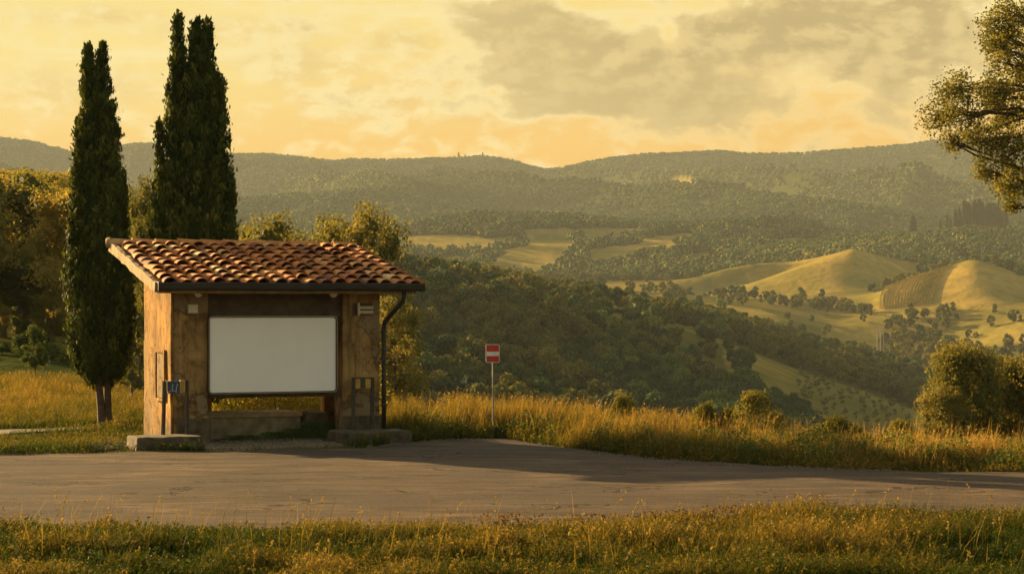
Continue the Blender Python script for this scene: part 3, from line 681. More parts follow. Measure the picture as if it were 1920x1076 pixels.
K_THK = [Kind('thicket_bush', 1.6, 1.0, 'leaf_thicket', 34, 5200, .06, low=.0, trunk_r=.02, nlimb=10, core=0, clump=.34, jit=1.0, spread=1.2) for _ in range(2)]
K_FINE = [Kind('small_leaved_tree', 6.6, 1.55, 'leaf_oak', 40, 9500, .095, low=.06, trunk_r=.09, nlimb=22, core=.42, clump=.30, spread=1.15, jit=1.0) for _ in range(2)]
def put(k, px, d, top, label, group=None, cat='tree', wide=1.0):
    x = gx(px, d); z = float(ground_z(np.array([x]), np.array([d]))[0]) - .08
    s = (gz(top, d) - z) / k.h
    return k.place((x, d, z), s * wide, random.uniform(0, 6.28), label, cat, group, sz=s)
WL = 'rounded golden green tree in the wood left of the tall cypress'
for px, d, top, k, lab, grp in (
    (28, 108, 318, K_AIRY, 'thin leaved tree with bare spreading limbs at the left edge of the wood', None),
    (-30, 125, 322, K_LITE[0], WL, 'golden trees of the left wood'), (78, 132, 322, K_LITE[1], WL, 'golden trees of the left wood'),
    (125, 150, 318, K_LITE[0], WL, 'golden trees of the left wood'), (115, 116, 372, K_LITE[1], WL, 'golden trees of the left wood'),
    (195, 150, 345, K_LITE[0], WL, 'golden trees of the left wood'), (245, 165, 385, K_DENSE[0], 'dark round tree half hidden between the two cypresses', None),
    (-40, 95, 420, K_DENSE[0], 'dark green tree low in the wood left of the tall cypress', 'dark trees of the left wood'),
    (15, 88, 440, K_LITE[1], 'pale feathery tree on a slim trunk in the left wood', None),
    (62, 96, 455, K_DENSE[1], 'dark green tree low in the wood left of the tall cypress', 'dark trees of the left wood'),
    (105, 92, 430, K_LITE[0], 'amber leaved tree beside the tall cypress in the left wood', None),
    (150, 98, 420, K_DENSE[0], 'dark green tree low in the wood left of the tall cypress', 'dark trees of the left wood'),
    (-10, 78, 560, K_DENSE[1], 'dark green tree low in the wood left of the tall cypress', 'dark trees of the left wood'),
    (45, 80, 540, K_DENSE[0], 'dark green tree low in the wood left of the tall cypress', 'dark trees of the left wood'),
    (100, 78, 535, K_DENSE[1], 'dark green tree low in the wood left of the tall cypress', 'dark trees of the left wood'),
    (145, 82, 520, K_LITE[1], 'dull green tree behind the trunk side of the tall cypress', None),
    (205, 90, 450, K_DENSE[1], 'dark green tree seen just right of the tall cypress', None),
    (65, 63, 610, K_CONE, 'small pointed golden tree at the edge of the left meadow', None)):
    put(k, px, d, top, lab, grp)
fill = np.random.default_rng(5)
for i in range(54):
    d = 74 + 102 * (i / 53) + fill.uniform(-4, 4); px = -90 + 380 * ((i * .618) % 1)
    if px > 215 and d < 110: continue
    hh = fill.uniform(5.6, 7.6); z_ = float(terrain([gx(px, d)], [d])[0]); tp = HOR - (z_ + hh - CAM_H) / d * F
    if tp < 318 + max(0, px - 130) * .5: tp = 318 + max(0, px - 130) * .5 + fill.uniform(0, 18)
    gold_ = fill.random() < .15 + .75 * (d - 84) / 92
    put((K_LITE if gold_ else K_DENSE)[i % 2], px, d, tp, WL if gold_ else 'dark green tree low in the wood left of the tall cypress', 'golden trees of the left wood' if gold_ else 'dark trees of the left wood', 'tree', fill.uniform(.95, 1.25))
for px, d, top, w in ((-15, 60, 688, 1.0), (30, 66, 700, 1.1), (85, 64, 708, 1.0), (118, 60, 722, .9), (160, 63, 700, 1.0), (10, 57, 725, .8), (232, 58, 690, 1.0), (-40, 70, 650, 1.2), (0, 72, 640, 1.3), (40, 71, 655, 1.2), (95, 72, 640, 1.3), (140, 70, 650, 1.2), (185, 68, 660, 1.2), (-70, 64, 690, 1.2), (60, 75, 620, 1.2), (240, 66, 640, 1.3), (210, 62, 670, 1.1), (255, 60, 690, 1.0)):
    put(K_BUSH[px % 2], px, d, top, 'low green bush along the back of the left meadow', 'bushes behind the left meadow', 'bush', w)
for px, d, top, lab, w in ((262, 58, 335, 'pale small leaved tree between the two cypresses', .62), (245, 53, 500, 'small leaved tree pressed between the left cypress and the shelter wall', .8),
                        (470, 60, 428, 'low small leaved tree just right of the twin cypress', .8), (528, 57, 404, 'bushy small leaved tree rising behind the tiled roof', .9),
                        (600, 59, 408, 'wide small leaved tree behind the middle of the tiled roof', .95), (672, 55, 386, 'tallest small leaved tree behind the right end of the roof', .75),
                        (708, 58, 412, 'small leaved tree behind the right roof corner', .72), (738, 52, 560, 'dark leafy tree beside the shelter downpipe', .95),
                        (330, 60, 440, 'small leaved tree hidden behind the twin cypress', .7)):
    put(K_FINE[px % 2], px, d, top, lab, 'small leaved trees behind the shelter', 'tree', w)

for px, d, w in ((420, 45.5, 1.1), (468, 46.5, 1.0), (515, 45.2, 1.1), (560, 46.8, 1.0), (602, 45.4, 1.1), (640, 46.5, 1.0), (385, 47, 1.0)):
    put(K_THK[px % 2], px, d, 668 + (px % 5) * 6, 'yellow green thicket seen through the gap under the blank board', 'thicket behind the shelter', 'bush', w)

# ---- tall cypresses
def cypress(px, d, stems, label):
    mp = d / F; x0 = gx(px, d); z0 = float(terrain([x0], [d])[0]); acc = Acc(); tk = Acc()
    for si, (tp, ty, bp, r, zb, yo) in enumerate(stems):
        top = gz(ty, d) - z0; H = top - zb
        ax = lambda t: np.stack([(bp - px) * mp + (tp - bp) * mp * t ** 1.3, yo * (1 - .6 * t), zb + H * t], -1)
        prof = lambda t: r * np.clip(t / .10, .12, 1) ** .6 * np.clip(1 - t ** 1.7, 0, 1) ** .85 * (1 - .10 * t)
        nt = int(330 * max(.35, (r * H) / 3.2)); t = np.sort(rng.random(nt) ** .95); th = rng.uniform(0, 2 * np.pi, nt)
        rr = prof(t) * (.80 + .30 * rng.random(nt) + .12 * np.sin(3 * th + t * 9))
        C = ax(t) + np.stack([rr * np.cos(th), rr * np.sin(th), 0 * t], 1)
        out = np.stack([np.cos(th), np.sin(th), 0 * th], 1); tt = rng.random(nt)
        for c, o_, q, ti in zip(C, out, tt, t):
            n = 46; L = rng.uniform(.35, .7) * (1 - .4 * ti); s = rng.random(n)
            w = (.10 + .05 * q) * np.sin(np.pi * np.clip(s * .85 + .12, 0, 1)) * (1 - .3 * ti)
            dr = np.array([o_[0] * .28, o_[1] * .28, 1.0])
            p = c + dr * (s - .3)[:, None] * L + rng.normal(0, 1, (n, 3)) * w[:, None] * np.array([.6, .6, .3])
            v, f = leaf_quads(p, np.tile(o_, (n, 1)), rng.uniform(.07, .16, n), .38, up=np.tile(dr, (n, 1)), jit=.6)
            acc.add(v, f, np.clip(.12 + .5 * q * rng.random(n) + .45 * s * q, 0, 1))
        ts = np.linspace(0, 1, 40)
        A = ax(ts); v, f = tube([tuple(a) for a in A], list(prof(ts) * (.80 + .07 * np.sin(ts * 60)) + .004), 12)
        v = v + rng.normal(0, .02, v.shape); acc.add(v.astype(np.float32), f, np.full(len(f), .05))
        if si > 1: continue
        v, f = tube([((tp * .15 + bp * .85 - px) * mp * .35, yo * .4, -.15), ((bp - px) * mp * .55, yo * .6, .45), tuple(ax(np.array(.12))), tuple(ax(np.array(.4)))], [.12, .085, .06, .03], 8); tk.add(v, f)
    e = empty('cypress_tree', (x0, d, z0), 0, label, 'cypress', 'tall cypresses by the shelter')
    v, f, t = acc.get(); np_obj('crown', v, f, M['leaf_cyp'], e, fattrs={'tint': t})
    v, f, _ = tk.get(); np_obj('trunk', v, f, M['bark'], e, smooth=True)
cypress(203, 43.0, [(165, 99, 178, .43, .95, 0), (190, 96, 198, .44, .95, .15), (211, 205, 216, .34, 1.1, -.1), (149, 225, 152, .29, 1.15, .05), (228, 330, 225, .21, 1.2, .1)],
        'tall dark cypress with two close tips standing left of the shelter')
cypress(362, 42.7, [(333, 40, 332, .46, .6, .1), (367, 47, 366, .44, .6, -.1), (387, 50, 388, .46, .6, .12), (414, 152, 411, .36, .7, -.1), (300, 240, 303, .27, .9, 0), (431, 340, 426, .22, .9, .1)],
        'tallest cypress with several spires rising behind the tiled roof')

# ---- oak whose branches reach in from the right
def oak():
    d = 42.0; mp = d / F; px = 2060; x0 = gx(px, d); z0 = float(terrain([x0], [d])[0])
    cl = [(1790, 168, 46), (1758, 215, 34), (1800, 222, 42), (1840, 180, 34), (1862, 62, 42), (1898, 22, 52), (1895, 118, 54), (1905, 205, 62), (1868, 262, 40), (1908, 278, 52), (1850, 318, 30), (1900, 338, 44),
          (1868, 352, 26), (1836, 248, 24), (1795, 262, 22), (1915, 384, 12), (1960, 60, 90), (1985, 180, 100), (1980, 300, 80), (2050, 0, 110), (2080, 130, 120), (2130, 250, 110), (2060, 345, 70), (2190, 60, 100), (2210, 200, 90),
          (2010, -90, 105), (2110, -120, 110), (2180, -40, 90), (1950, -30, 60), (2230, 300, 70), (1940, 150, 50), (1845, 95, 20), (1880, 165, 36)]
    acc = Acc(); cs = []; tw = Acc()
    trunk = [Vector((0, 0, -.2)), Vector((.1, .05, 1.6)), Vector((-.05, .1, 3.4)), Vector((.15, 0, 5.2)), Vector((.1, .1, 7.2)), Vector((0, 0, 8.8))]
    v, f = tube([tuple(p) for p in trunk], [.34, .25, .21, .16, .10, .04], 10); tw.add(v, f)
    for cx, cy, r in cl:
        c = Vector(((cx - px) * mp, random.uniform(-1, 1) * (1.0 if cx < 1950 else 2.2), gz(cy, d) - z0)); r *= mp
        q = min(range(1, 5), key=lambda i: abs(trunk[i].z - (c.z - abs(c.x) * .35))); a = trunk[q]
        mid = a.lerp(c, .55) + Vector((0, 0, .12 * (c - a).length)) + Vector(rng.normal(0, .10, 3))
        rr = .022 + .008 * (c - a).length
        P = [a, a.lerp(mid, .5) + Vector(rng.normal(0, .06, 3)), mid, mid.lerp(c, .5) + Vector(rng.normal(0, .06, 3)), c]
        v, f = tube(P, [rr * 1.2, rr, rr * .7, rr * .45, rr * .2], 6); tw.add(v, f)
        ntw = int(9 + 38 * (r / .6) ** 1.6)
        for k in range(ntw):
            e = c + Vector(rng.normal(0, 1, 3)).normalized() * r * rng.random() ** .45
            if k % 2 == 0:
                v, f = tube([mid.lerp(c, rng.uniform(.3, 1)), c.lerp(e, .5) + Vector(rng.normal(0, .05, 3)), e], [.012, .009, .003], 4); tw.add(v, f)
            n = 32; p = np.array(e) + rng.normal(0, .085, (n, 3))
            v, f = leaf_quads(p, np.tile([[0, -.3, .6]], (n, 1)), rng.uniform(.045, .085, n), .62, jit=1.0)
            acc.add(v, f, np.clip(.35 + rng.normal(0, .2, n) + .15 * rng.normal(), 0, 1))
    e = empty('oak_tree', (x0, d, z0), 0, 'leafy oak reaching in from the right edge above the bush', 'tree')
    v, f, t = acc.get(); np_obj('crown', v, f, M['leaf_oak'], e, fattrs={'tint': t})
    v, f, _ = tw.get(); np_obj('trunk', v, f, M['bark'], e, smooth=True)
oak()

# ---- bushes on the verge
K_BIG = Kind('verge_bush', 2.3, 1.0, 'leaf_oak', 64, 16000, .058, low=.0, trunk_r=.045, nlimb=16, core=.5, clump=.28, spread=1.3, jit=1.0)
K_SPR = [Kind('verge_shrub', 1.1, .52, 'leaf_gold', 44, 4200, .045, low=.0, trunk_r=.014, nlimb=30, core=0, clump=.22, spread=1.5, jit=1.0, shape='cone') for _ in range(2)]
put(K_BIG, 1815, 37.0, 642, 'tallest leafy bush on the verge under the oak branches', 'bushes under the oak', 'bush', .80)
put(K_BIG, 1876, 37.8, 668, 'bush pressed against the right side of the tall verge bush', 'bushes under the oak', 'bush', .72)
put(K_BIG, 1772, 36.4, 725, 'low bush at the left foot of the tall verge bush', 'bushes under the oak', 'bush', .85)
put(K_BIG, 1925, 38.5, 690, 'shorter bush half out of view right of the tallest verge bush', 'bushes under the oak', 'bush', 1.0)
put(K_BIG, 1985, 37.5, 660, 'dark bush at the very right edge of the verge', 'bushes under the oak', 'bush', 1.0)
for px, d, top, w, lab in ((1415, 35.8, 732, .95, 'tallest golden shrub on the verge left of the big bush'), (1448, 36.4, 765, 1.0, 'golden shrub leaning out right of the tallest one'), (1372, 36.5, 762, .9, 'golden shrub just left of the tallest one'),
                        (1562, 34.6, 778, 1.3, 'low spreading golden shrub midway to the big bush'), (1605, 35.0, 796, 1.3, 'small golden shrub right of the low spreading one'), (1690, 35.5, 785, 1.1, 'thin golden shrub beside the big bush'),
                        (1170, 38.3, 738, .8, 'thin golden shrub in the grass right of the road sign'), (1320, 36.6, 752, .8, 'wispy golden shrub standing in the tall verge grass')):
    put(K_SPR[px % 2], px, d, top, lab, 'golden shrubs on the verge', 'shrub', w)
put(Kind('leafy_bush', .72, .55, 'leaf_wood', 26, 4200, .05, low=.0, trunk_r=.02, nlimb=6, core=.4, clump=.34, jit=1.0), 1885, 23.6, 962, 'dense green bush in the near grass at the right', None, 'bush', 1.0)

# ------------------------------------------------------------------ shelter building frame of reference
PHI = R(23); BX, BY = gx(320, 37.0), 37.0
def to_local(x, y):
    dx = x - BX; dy = y - BY; c, s = math.cos(PHI), math.sin(PHI)
    return c * dx + s * dy, -s * dx + c * dy

# ------------------------------------------------------------------ grass
def blades(name, x, y, h, tint, width, lean=.35, label='', wind=(.25, -.1), mat_='grass'):
    n = len(x); z = ground_z(x, y) - .02
    a = rng.uniform(0, 2 * np.pi, n); b = rng.uniform(0, 2 * np.pi, n); l = h * lean * rng.random(n) ** .7 * 1.3
    dx = np.cos(b) * l + wind[0] * h * rng.random(n); dy = np.sin(b) * l + wind[1] * h * rng.random(n)
    w = width * rng.uniform(.6, 1.3, n); ux = np.cos(a) * w; uy = np.sin(a) * w
    V = np.zeros((n, 6, 3), np.float32)
    for i, (t, ws, bend) in enumerate(((0, 1, 0), (.55, .8, .35), (1, .16, 1.0))):
        for j, sg in enumerate((-1, 1)):
            V[:, i * 2 + j, 0] = x + dx * bend + sg * ux * ws * .5; V[:, i * 2 + j, 1] = y + dy * bend + sg * uy * ws * .5
            V[:, i * 2 + j, 2] = z + h * (t - .12 * bend * lean)
    k = np.arange(n, dtype=np.int32)[:, None] * 6
    Q = np.concatenate([k + np.array([[0, 1, 3, 2]]), k + np.array([[2, 3, 5, 4]])], 1).reshape(-1, 4)
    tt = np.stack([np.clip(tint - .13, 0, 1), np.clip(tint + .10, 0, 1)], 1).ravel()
    # seed heads on one blade in seven
    s = np.where(rng.random(n) < .16)[0]; acc = Acc(); acc.add(V.reshape(-1, 3), Q, tt)
    if len(s):
        m = 7; tip = V[s, 4]; low = V[s, 2]; u = rng.uniform(.55, 1.02, (len(s), m, 1)); P = (low[:, None] * (1 - u) + tip[:, None] * u + rng.normal(0, .010, (len(s), m, 3))).reshape(-1, 3)
        v, f = leaf_quads(P, np.tile([[0, -.6, .3]], (len(P), 1)), rng.uniform(.016, .042, len(P)), .55, jit=1.0)
        acc.add(v.astype(np.float32), f, np.clip(np.repeat(tint[s], m) + .25 + rng.normal(0, .1, len(P)), 0, 1))
    v, f, t = acc.get(); return stuff(np_obj(name, v, f, M[mat_], fattrs={'tint': t}), label, 'grass')
def off_building(x, y):
    lx, ly = to_local(x, y); return ~((lx > .3) & (lx < 3.05) & (ly < 0) & (ly > -1.7)) & ~((lx > -.08) & (lx < 4.2) & (ly > -.95) & (ly < 2.35)) & ~((lx > -.9) & (lx < .4) & (ly > -1.0) & (ly < .2)) & ~((lx > 2.9) & (lx < 4.45) & (ly > -1.05) & (ly < .2))
# right-hand verge
n = 225000; x = rng.uniform(-2.6, 15.5, n); q = rng.random(n) ** 1.25 * 8.5; y = far_edge(x) + .02 + q
edge = np.clip(q / 1.3, 0, 1); cl = fbm(x / .55, y / .55, 41, 3); big = fbm(x / 2.2, y / 2.2, 43, 2)
h = (.13 + .52 * edge ** .8) * np.clip(1 + .75 * cl + .35 * big, .3, 1.7) * np.interp(x, [-2.6, -1, 3, 6, 13], [.85, .98, .78, .50, .45]) * rng.uniform(.5, 1.2, n)
dry = np.interp(x, [-2.5, 1, 4, 8, 13], [.33, .37, .47, .54, .52]); tint = np.clip(dry + .26 * cl + .22 * big + .16 * (edge - .5) + rng.normal(0, .10, n), 0, 1)
k = off_building(x, y) & (q < np.interp(x, [0, 3, 6], [8.5, 6, 4.5])) & (rng.random(n) < np.clip(.62 + .8 * cl, .12, 1)) & ~((y < 39.6) & (x < -1.9) & (q < .25))
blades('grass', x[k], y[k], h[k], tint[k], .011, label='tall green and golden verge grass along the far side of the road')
n = 5200; x = rng.uniform(-2.2, 12.5, n); q = rng.uniform(.3, 4.2, n); y = far_edge(x) + q; k = off_building(x, y) & (rng.random(n) < np.clip(.5 + 1.6 * fbm(x / .7, y / .7, 49, 3), 0, 1))
blades('grass', x[k], y[k], (rng.uniform(.5, .95, n) * np.interp(x, [-2, 2, 6, 12], [1.05, 1.0, .8, .75]))[k], rng.uniform(.62, 1, n)[k], .009, label='dry straw coloured stalks standing above the verge grass', lean=.28)
# left-hand verge and meadow
n = 190000; x = rng.uniform(-16, -1.5, n); y = 34.0 + 26 * rng.random(n) ** 1.25; fe = far_edge(x)
cl = fbm(x / .6, y / .6, 45, 3); big = fbm(x / 2.5, y / 2.5, 47, 2); q = y - fe
h = np.interp(q, [0, .5, 2.0, 2.8, 5, 8, 14], [.12, .22, .15, .07, .10, .24, .36]) * np.clip(1 + .6 * cl, .3, 1.8) * rng.uniform(.6, 1.2, n)
tint = np.clip(np.interp(q, [0, 3, 6, 14], [.12, .15, .28, .42]) + .22 * cl + .2 * big + rng.normal(0, .09, n), 0, 1)
k = (q > .02) & off_building(x, y) & ~on_path(x, y) & ~((x > -2.7) & (y < 40)) & (rng.random(n) < np.clip(.75 + .6 * cl, .2, 1))
lx, ly = to_local(x, y); k &= ~((lx > -1.5) & (lx < 0) & (ly > -.9) & (ly < 2.0) & (rng.random(n) < .8)) & ~((lx > .6) & (lx < 4.2) & (ly > 0) & (ly < 7))
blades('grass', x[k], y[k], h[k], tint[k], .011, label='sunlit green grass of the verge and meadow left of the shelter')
# foreground
n = 330000; y = 17.0 + 8.5 * rng.random(n) ** 1.1; x = rng.uniform(-1, 1, n); x = np.sign(x) * np.abs(x) ** 1.12 * (y * .45); ne = near_edge(x); q = ne - y
cl = fbm(x / .45, y / .45, 51, 3); big = fbm(x / 1.6, y / 1.3, 53, 3)
h = np.interp(q, [-.1, .2, .9, 1.8, 4], [.07, .15, .22, .25, .22]) * np.clip(1 + .8 * cl + .4 * big, .25, 2) * np.interp(x, [-6, 0, 2.5, 6], [.95, .9, 1.15, 1.3]) * rng.uniform(.5, 1.25, n)
tint = np.clip(.25 + .24 * cl + .50 * big + rng.normal(0, .12, n), 0, 1)
k = (q > -.12) & (rng.random(n) < np.where(q < .35, np.clip(.15 + 1.6 * cl + q * 1.5, .03, .9), np.clip(.85 + .5 * cl, .3, 1)))
blades('grass', x[k], y[k], h[k], tint[k], .0085, label='shaggy green and yellow grass on the near side of the road', lean=.5, mat_='grass_shaded')
n = 900; y = 18 + 6.3 * rng.random(n); x = rng.uniform(-1, 1, n) * (y * .27); k = near_edge(x) - y > -.1
blades('grass', x[k], y[k], rng.uniform(.3, .62, n)[k], rng.uniform(.45, .9, n)[k], .007, label='thin tall grass stalks standing over the near grass', lean=.3, mat_='grass_shaded')
nc = 130; cx_ = rng.uniform(-2.4, 9, nc); cy_ = far_edge(cx_) + rng.uniform(.25, 2.6, nc); cr = rng.uniform(.12, .34, nc); ch = rng.uniform(.22, .62, nc); ct = rng.random(nc)
n = 30000; ii = rng.integers(0, nc, n); x = cx_[ii] + rng.normal(0, 1, n) * cr[ii]; y = cy_[ii] + rng.normal(0, 1, n) * cr[ii] * .8; k = off_building(x, y) & (y > far_edge(x) + .05); x, y, ii = x[k], y[k], ii[k]; n = len(x)
z = ground_z(x, y) + ch[ii] * rng.random(n) ** .8 * np.exp(-.5 * ((x - cx_[ii]) / cr[ii] / 1.4) ** 2)
v, f = leaf_quads(np.stack([x, y, z], 1), np.tile([[-.3, -.4, .8]], (n, 1)), rng.uniform(.03, .075, n), .5, jit=.9)
stuff(np_obj('weeds', v, f, M['leaf_near'], fattrs={'tint': np.clip(.2 + .5 * ct[ii] + rng.normal(0, .15, n), 0, 1)}), 'leafy green weeds mixed through the far verge grass', 'weeds')
# reddish dry weeds
n = 15000; cx_ = rng.normal(0, 1, (26, 2)) * np.array([1.15, .62]) + np.array([2.5, 22.0]); ii = rng.integers(0, 26, n)
P = np.stack([cx_[ii, 0] + rng.normal(0, .22, n), cx_[ii, 1] + rng.normal(0, .16, n)], 1); k = near_edge(P[:, 0]) - P[:, 1] > .4; P = P[k]; n = len(P)
z = ground_z(P[:, 0], P[:, 1]) + .33 * rng.random(n) ** .9
v, f = leaf_quads(np.stack([P[:, 0], P[:, 1], z], 1), np.tile([[-.3, -.3, .8]], (n, 1)), rng.uniform(.02, .055, n), .5, jit=1.0)
M['weed'] = foliage('dry_weed', [(0, (.05, .036, .011)), (.5, (.125, .078, .019)), (1, (.22, .145, .035))], .35, objrand=0)
stuff(np_obj('dry_weeds', v, f, M['weed'], fattrs={'tint': rng.random(n)}), 'rusty brown dry weeds in the near grass', 'weeds')
# trailing clumps at the shelter foot
n = 5200; c = [(2.95, .72, .22), (2.6, .8, .13), (3.2, .7, .2), (1.6, .85, .06), (2.2, .85, .09), (3.35, .4, .12)]; ii = rng.integers(0, 6, n); c = np.array(c)[ii]
lx = c[:, 0] + rng.normal(0, .14, n); ly = np.minimum(c[:, 1] + rng.normal(0, .07, n), .78); zz = .04 + c[:, 2] * rng.random(n) * 1.5
v, f = leaf_quads(np.stack([BX + math.cos(PHI) * lx - math.sin(PHI) * ly, BY + math.sin(PHI) * lx + math.cos(PHI) * ly, zz], 1), np.tile([[.3, -.7, .5]], (n, 1)), rng.uniform(.02, .05, n), .6, jit=.9)
stuff(np_obj('weeds', v, f, M['leaf_wood'], fattrs={'tint': rng.random(n) * .6}), 'dark weeds growing along the foot of the bench', 'weeds')
# loose stones
def stones(name, pts, label):
    acc = Acc()
    for x, y, z, r in pts:
        v, f = blob((0, 0, 0), r, 6, rng.uniform(.4, .8)); v = v * rng.uniform(.7, 1.4, 3) + rng.normal(0, r * .1, v.shape); acc.add((v + np.array([x, y, z])).astype(np.float32), f)
    v, f, _ = acc.get(); return stuff(np_obj(name, v, f, M['gravel']), label, 'rubble')
pts = []
for _ in range(420):
    lx, ly = rng.uniform(.4, 2.95), rng.uniform(-1.15, .6); pts.append((BX + math.cos(PHI) * lx - math.sin(PHI) * ly, BY + math.sin(PHI) * lx + math.cos(PHI) * ly, .05, rng.uniform(.008, .035)))
for _ in range(520):
    lx, ly = rng.uniform(-1.5, -.05), rng.uniform(-.6, 1.6); pts.append((BX + math.cos(PHI) * lx - math.sin(PHI) * ly, BY + math.sin(PHI) * lx + math.cos(PHI) * ly, .03, rng.uniform(.01, .05)))
for _ in range(900):
    x = rng.uniform(-2.4, 6); y = float(far_edge(np.array([x]))[0]) + rng.normal(-.05, .25); pts.append((x, y, .02, rng.uniform(.006, .022)))
for _ in range(500):
    x = rng.uniform(-6, 6); y = float(near_edge(np.array([x]))[0]) + rng.normal(.1, .25); pts.append((x, y, .02, rng.uniform(.004, .014)))
stones('rubble', pts, 'loose stones and gravel around the shelter and road edges')

# ------------------------------------------------------------------ the shelter
def L(lx, ly, z=0.0):
    c, s = math.cos(PHI), math.sin(PHI); return (BX + c * lx - s * ly, BY + s * lx + c * ly, z)
SH = empty('roadside_shelter', (BX, BY, 0), PHI, 'small ochre plaster roadside shelter with a sloping clay tile roof', 'shelter')
SL = .212
def zr(ly): return 2.905 + SL * (ly + .6)
def wall(x0, x1, y0, y1, z0, z1, material, name='wall', amp=.010, n=7, sloped=False, parent=None, bev=.015):
    o = rough_box(name, x0, x1, y0, y1, z0, z1 if not sloped else zr(y0), material, parent or SH, n, amp, bev)
    if sloped:
        h = zr(y0) - z0
        for v in o.data.vertices:
            t = (v.co.z - z0) / h; v.co.z = z0 + t * (zr(v.co.y) - .008 - z0)
    return o
wall(0, .05, 0, 2.26, 0, 0, M['plaster'], sloped=True, n=9)
wall(.053, .30, .453, 2.26, 0, 0, M['plaster_pier'], sloped=True)
wall(.053, .70, -.018, .45, 0, 0, M['plaster_pier'], 'pier', sloped=True, n=9, amp=.013)
wall(3.35, 4.10, -.005, .45, 0, 0, M['plaster_pier'], 'pier', sloped=True, n=9, amp=.013)
wall(3.80, 4.10, .453, 2.26, 0, 0, M['plaster'], sloped=True)
wall(.303, 1.30, 2.0, 2.26, 0, 0, M['plaster'], 'back_wall', sloped=True)
wall(3.62, 3.797, 2.0, 2.26, 0, 0, M['plaster'], 'back_wall', sloped=True)
wall(1.303, 3.617, 2.02, 2.24, 0, .48, M['plaster'], 'back_wall')
wall(1.303, 3.617, 2.02, 2.24, 2.30, 0, M['plaster'], 'back_wall', sloped=True)
wall(.703, 3.347, .10, .38, 2.40, 0, M['beam'], 'lintel', sloped=True)
wall(.703, 3.347, .02, .10, .885, .955, M['beam'], 'rail', amp=.004)
wall(.09, .74, -.075, -.03, .05, .52, M['dirty_stone'], 'pier_base', amp=.02)
wall(3.33, 4.12, -.06, -.015, .05, .50, M['dirty_stone'], 'pier_base', amp=.012)
bench = wall(.72, 2.82, 1.02, 1.985, 0, .455, M['stone'], 'bench', amp=.012)
wall(.71, 2.845, .965, 1.985, .458, .545, M['verge'], 'bench_seat', amp=.012, parent=bench)
wall(2.85, 3.34, .84, 1.6, 0, .535, M['dirty_stone'], 'bench_block', amp=.025, bev=.04)
wall(.06, 4.0, .0, 2.0, -.1, .045, M['dirty_stone'], 'floor', amp=.015)
wall(.40, 2.95, -1.28, -.003, -.1, .05, M['gravel'], 'apron', amp=.022)
pl = wall(-.84, .36, -.92, -.1, -.1, .245, M['dirty_stone'], 'plinth', amp=.014, bev=.03)
pr = wall(3.0, 4.42, -.98, -.1, -.1, .25, M['dirty_stone'], 'plinth', amp=.022, bev=.05)
# cabinet on the side wall
cab = bmesh.new()
for a in ((.34, .40, .82, 1.79), (1.04, 1.10, .82, 1.79)): box(cab, -.05, -.002, a[0], a[1], a[2], a[3], .006)
for a in ((.403, 1.037, .82, .875), (.403, 1.037, 1.735, 1.79)): box(cab, -.05, -.002, a[0], a[1], a[2], a[3], .006)
cab = bm_obj('cabinet', cab, M['plaster'], SH)
bm = bmesh.new(); box(bm, -.028, -.004, .47, 1.0, .885, 1.725, .006); bm_obj('cabinet_door', bm, M['plaster_pier'], cab)
# roof deck, eave board, verge, gutter, downpipe
def sloped_box(name, x0, x1, y0, y1, zb, zt, material, parent, n=0, amp=0):
    bm = bmesh.new(); box(bm, x0, x1, y0, y1, 0, 1, 0)
    if n: bmesh.ops.subdivide_edges(bm, edges=[e for e in bm.edges if e.calc_length() > 1.5], cuts=n, use_grid_fill=True)
    for v in bm.verts:
        v.co.z = zr(v.co.y) + zb + v.co.z * (zt - zb)
        if n: v.co += Vector((random.uniform(-amp, amp), 0, random.uniform(-amp, amp)))
    return bm_obj(name, bm, material, parent)
roof = sloped_box('roof', -.36, 4.70, -.60, 3.46, 0, .065, M['beam'], SH)
sloped_box('verge', -.445, -.365, -.655, 3.44, -.04, .15, M['verge'], roof, 26, .014)
sloped_box('verge', 4.705, 4.73, -.58, 3.44, -.02, .09, M['beam'], roof)
wall(-.34, 4.66, -.545, -.50, 2.845, 2.92, M['verge'], 'eave_board', amp=.006)
for k in range(9): sloped_box('rafter', -.1 + k * .56, -.02 + k * .56, -.49, -.02, -.10, -.004, M['beam'], roof)
prof = [(-.765, 3.045), (-.772, 3.03), (-.765, 2.985), (-.752, 2.93), (-.72, 2.895), (-.66, 2.895), (-.615, 2.915), (-.605, 2.95), (-.605, 3.03)]
inn = [(y + .012 * (1 if y < -.69 else -1), z + (.012 if z < 2.94 else 0)) for y, z in prof]
loop = prof + inn[::-1]; V = []; Q = []; xs = np.linspace(-.39, 4.75, 14); m = len(loop)
for i, x in enumerate(xs):
    for y, z in loop: V.append((x, y, z + .004 * math.sin(x * 2.2)))
for i in range(len(xs) - 1):
    for k in range(m): Q.append((i * m + k, i * m + (k + 1) % m, (i + 1) * m + (k + 1) % m, (i + 1) * m + k))
gut = np_obj('gutter', V, Q, M['gutter'], SH)
bm = bmesh.new()
for x in (-.402, 4.752): box(bm, x - .006, x + .006, -.775, -.60, 2.89, 3.05, .003)
for x in (.5, 1.4, 2.3, 3.2, 4.1): box(bm, x - .012, x + .012, -.777, -.60, 2.886, 2.893, 0)
bm_obj('gutter_end', bm, M['gutter'], gut)
pp = [(4.36, -.68, 2.90), (4.36, -.68, 2.80), (4.35, -.64, 2.70), (4.22, -.25, 2.42), (4.17, -.10, 2.30), (4.165, -.075, 2.16), (4.165, -.075, 1.2), (4.165, -.075, .24)]
v, f = tube(pp, [.045] * 8, 12); dp = np_obj('downpipe', v, f, M['gutter'], SH, smooth=True)
bm = bmesh.new()
for z in (.7, 1.6, 2.12): box(bm, 4.108, 4.222, -.13, -.01, z - .018, z + .018, .004)
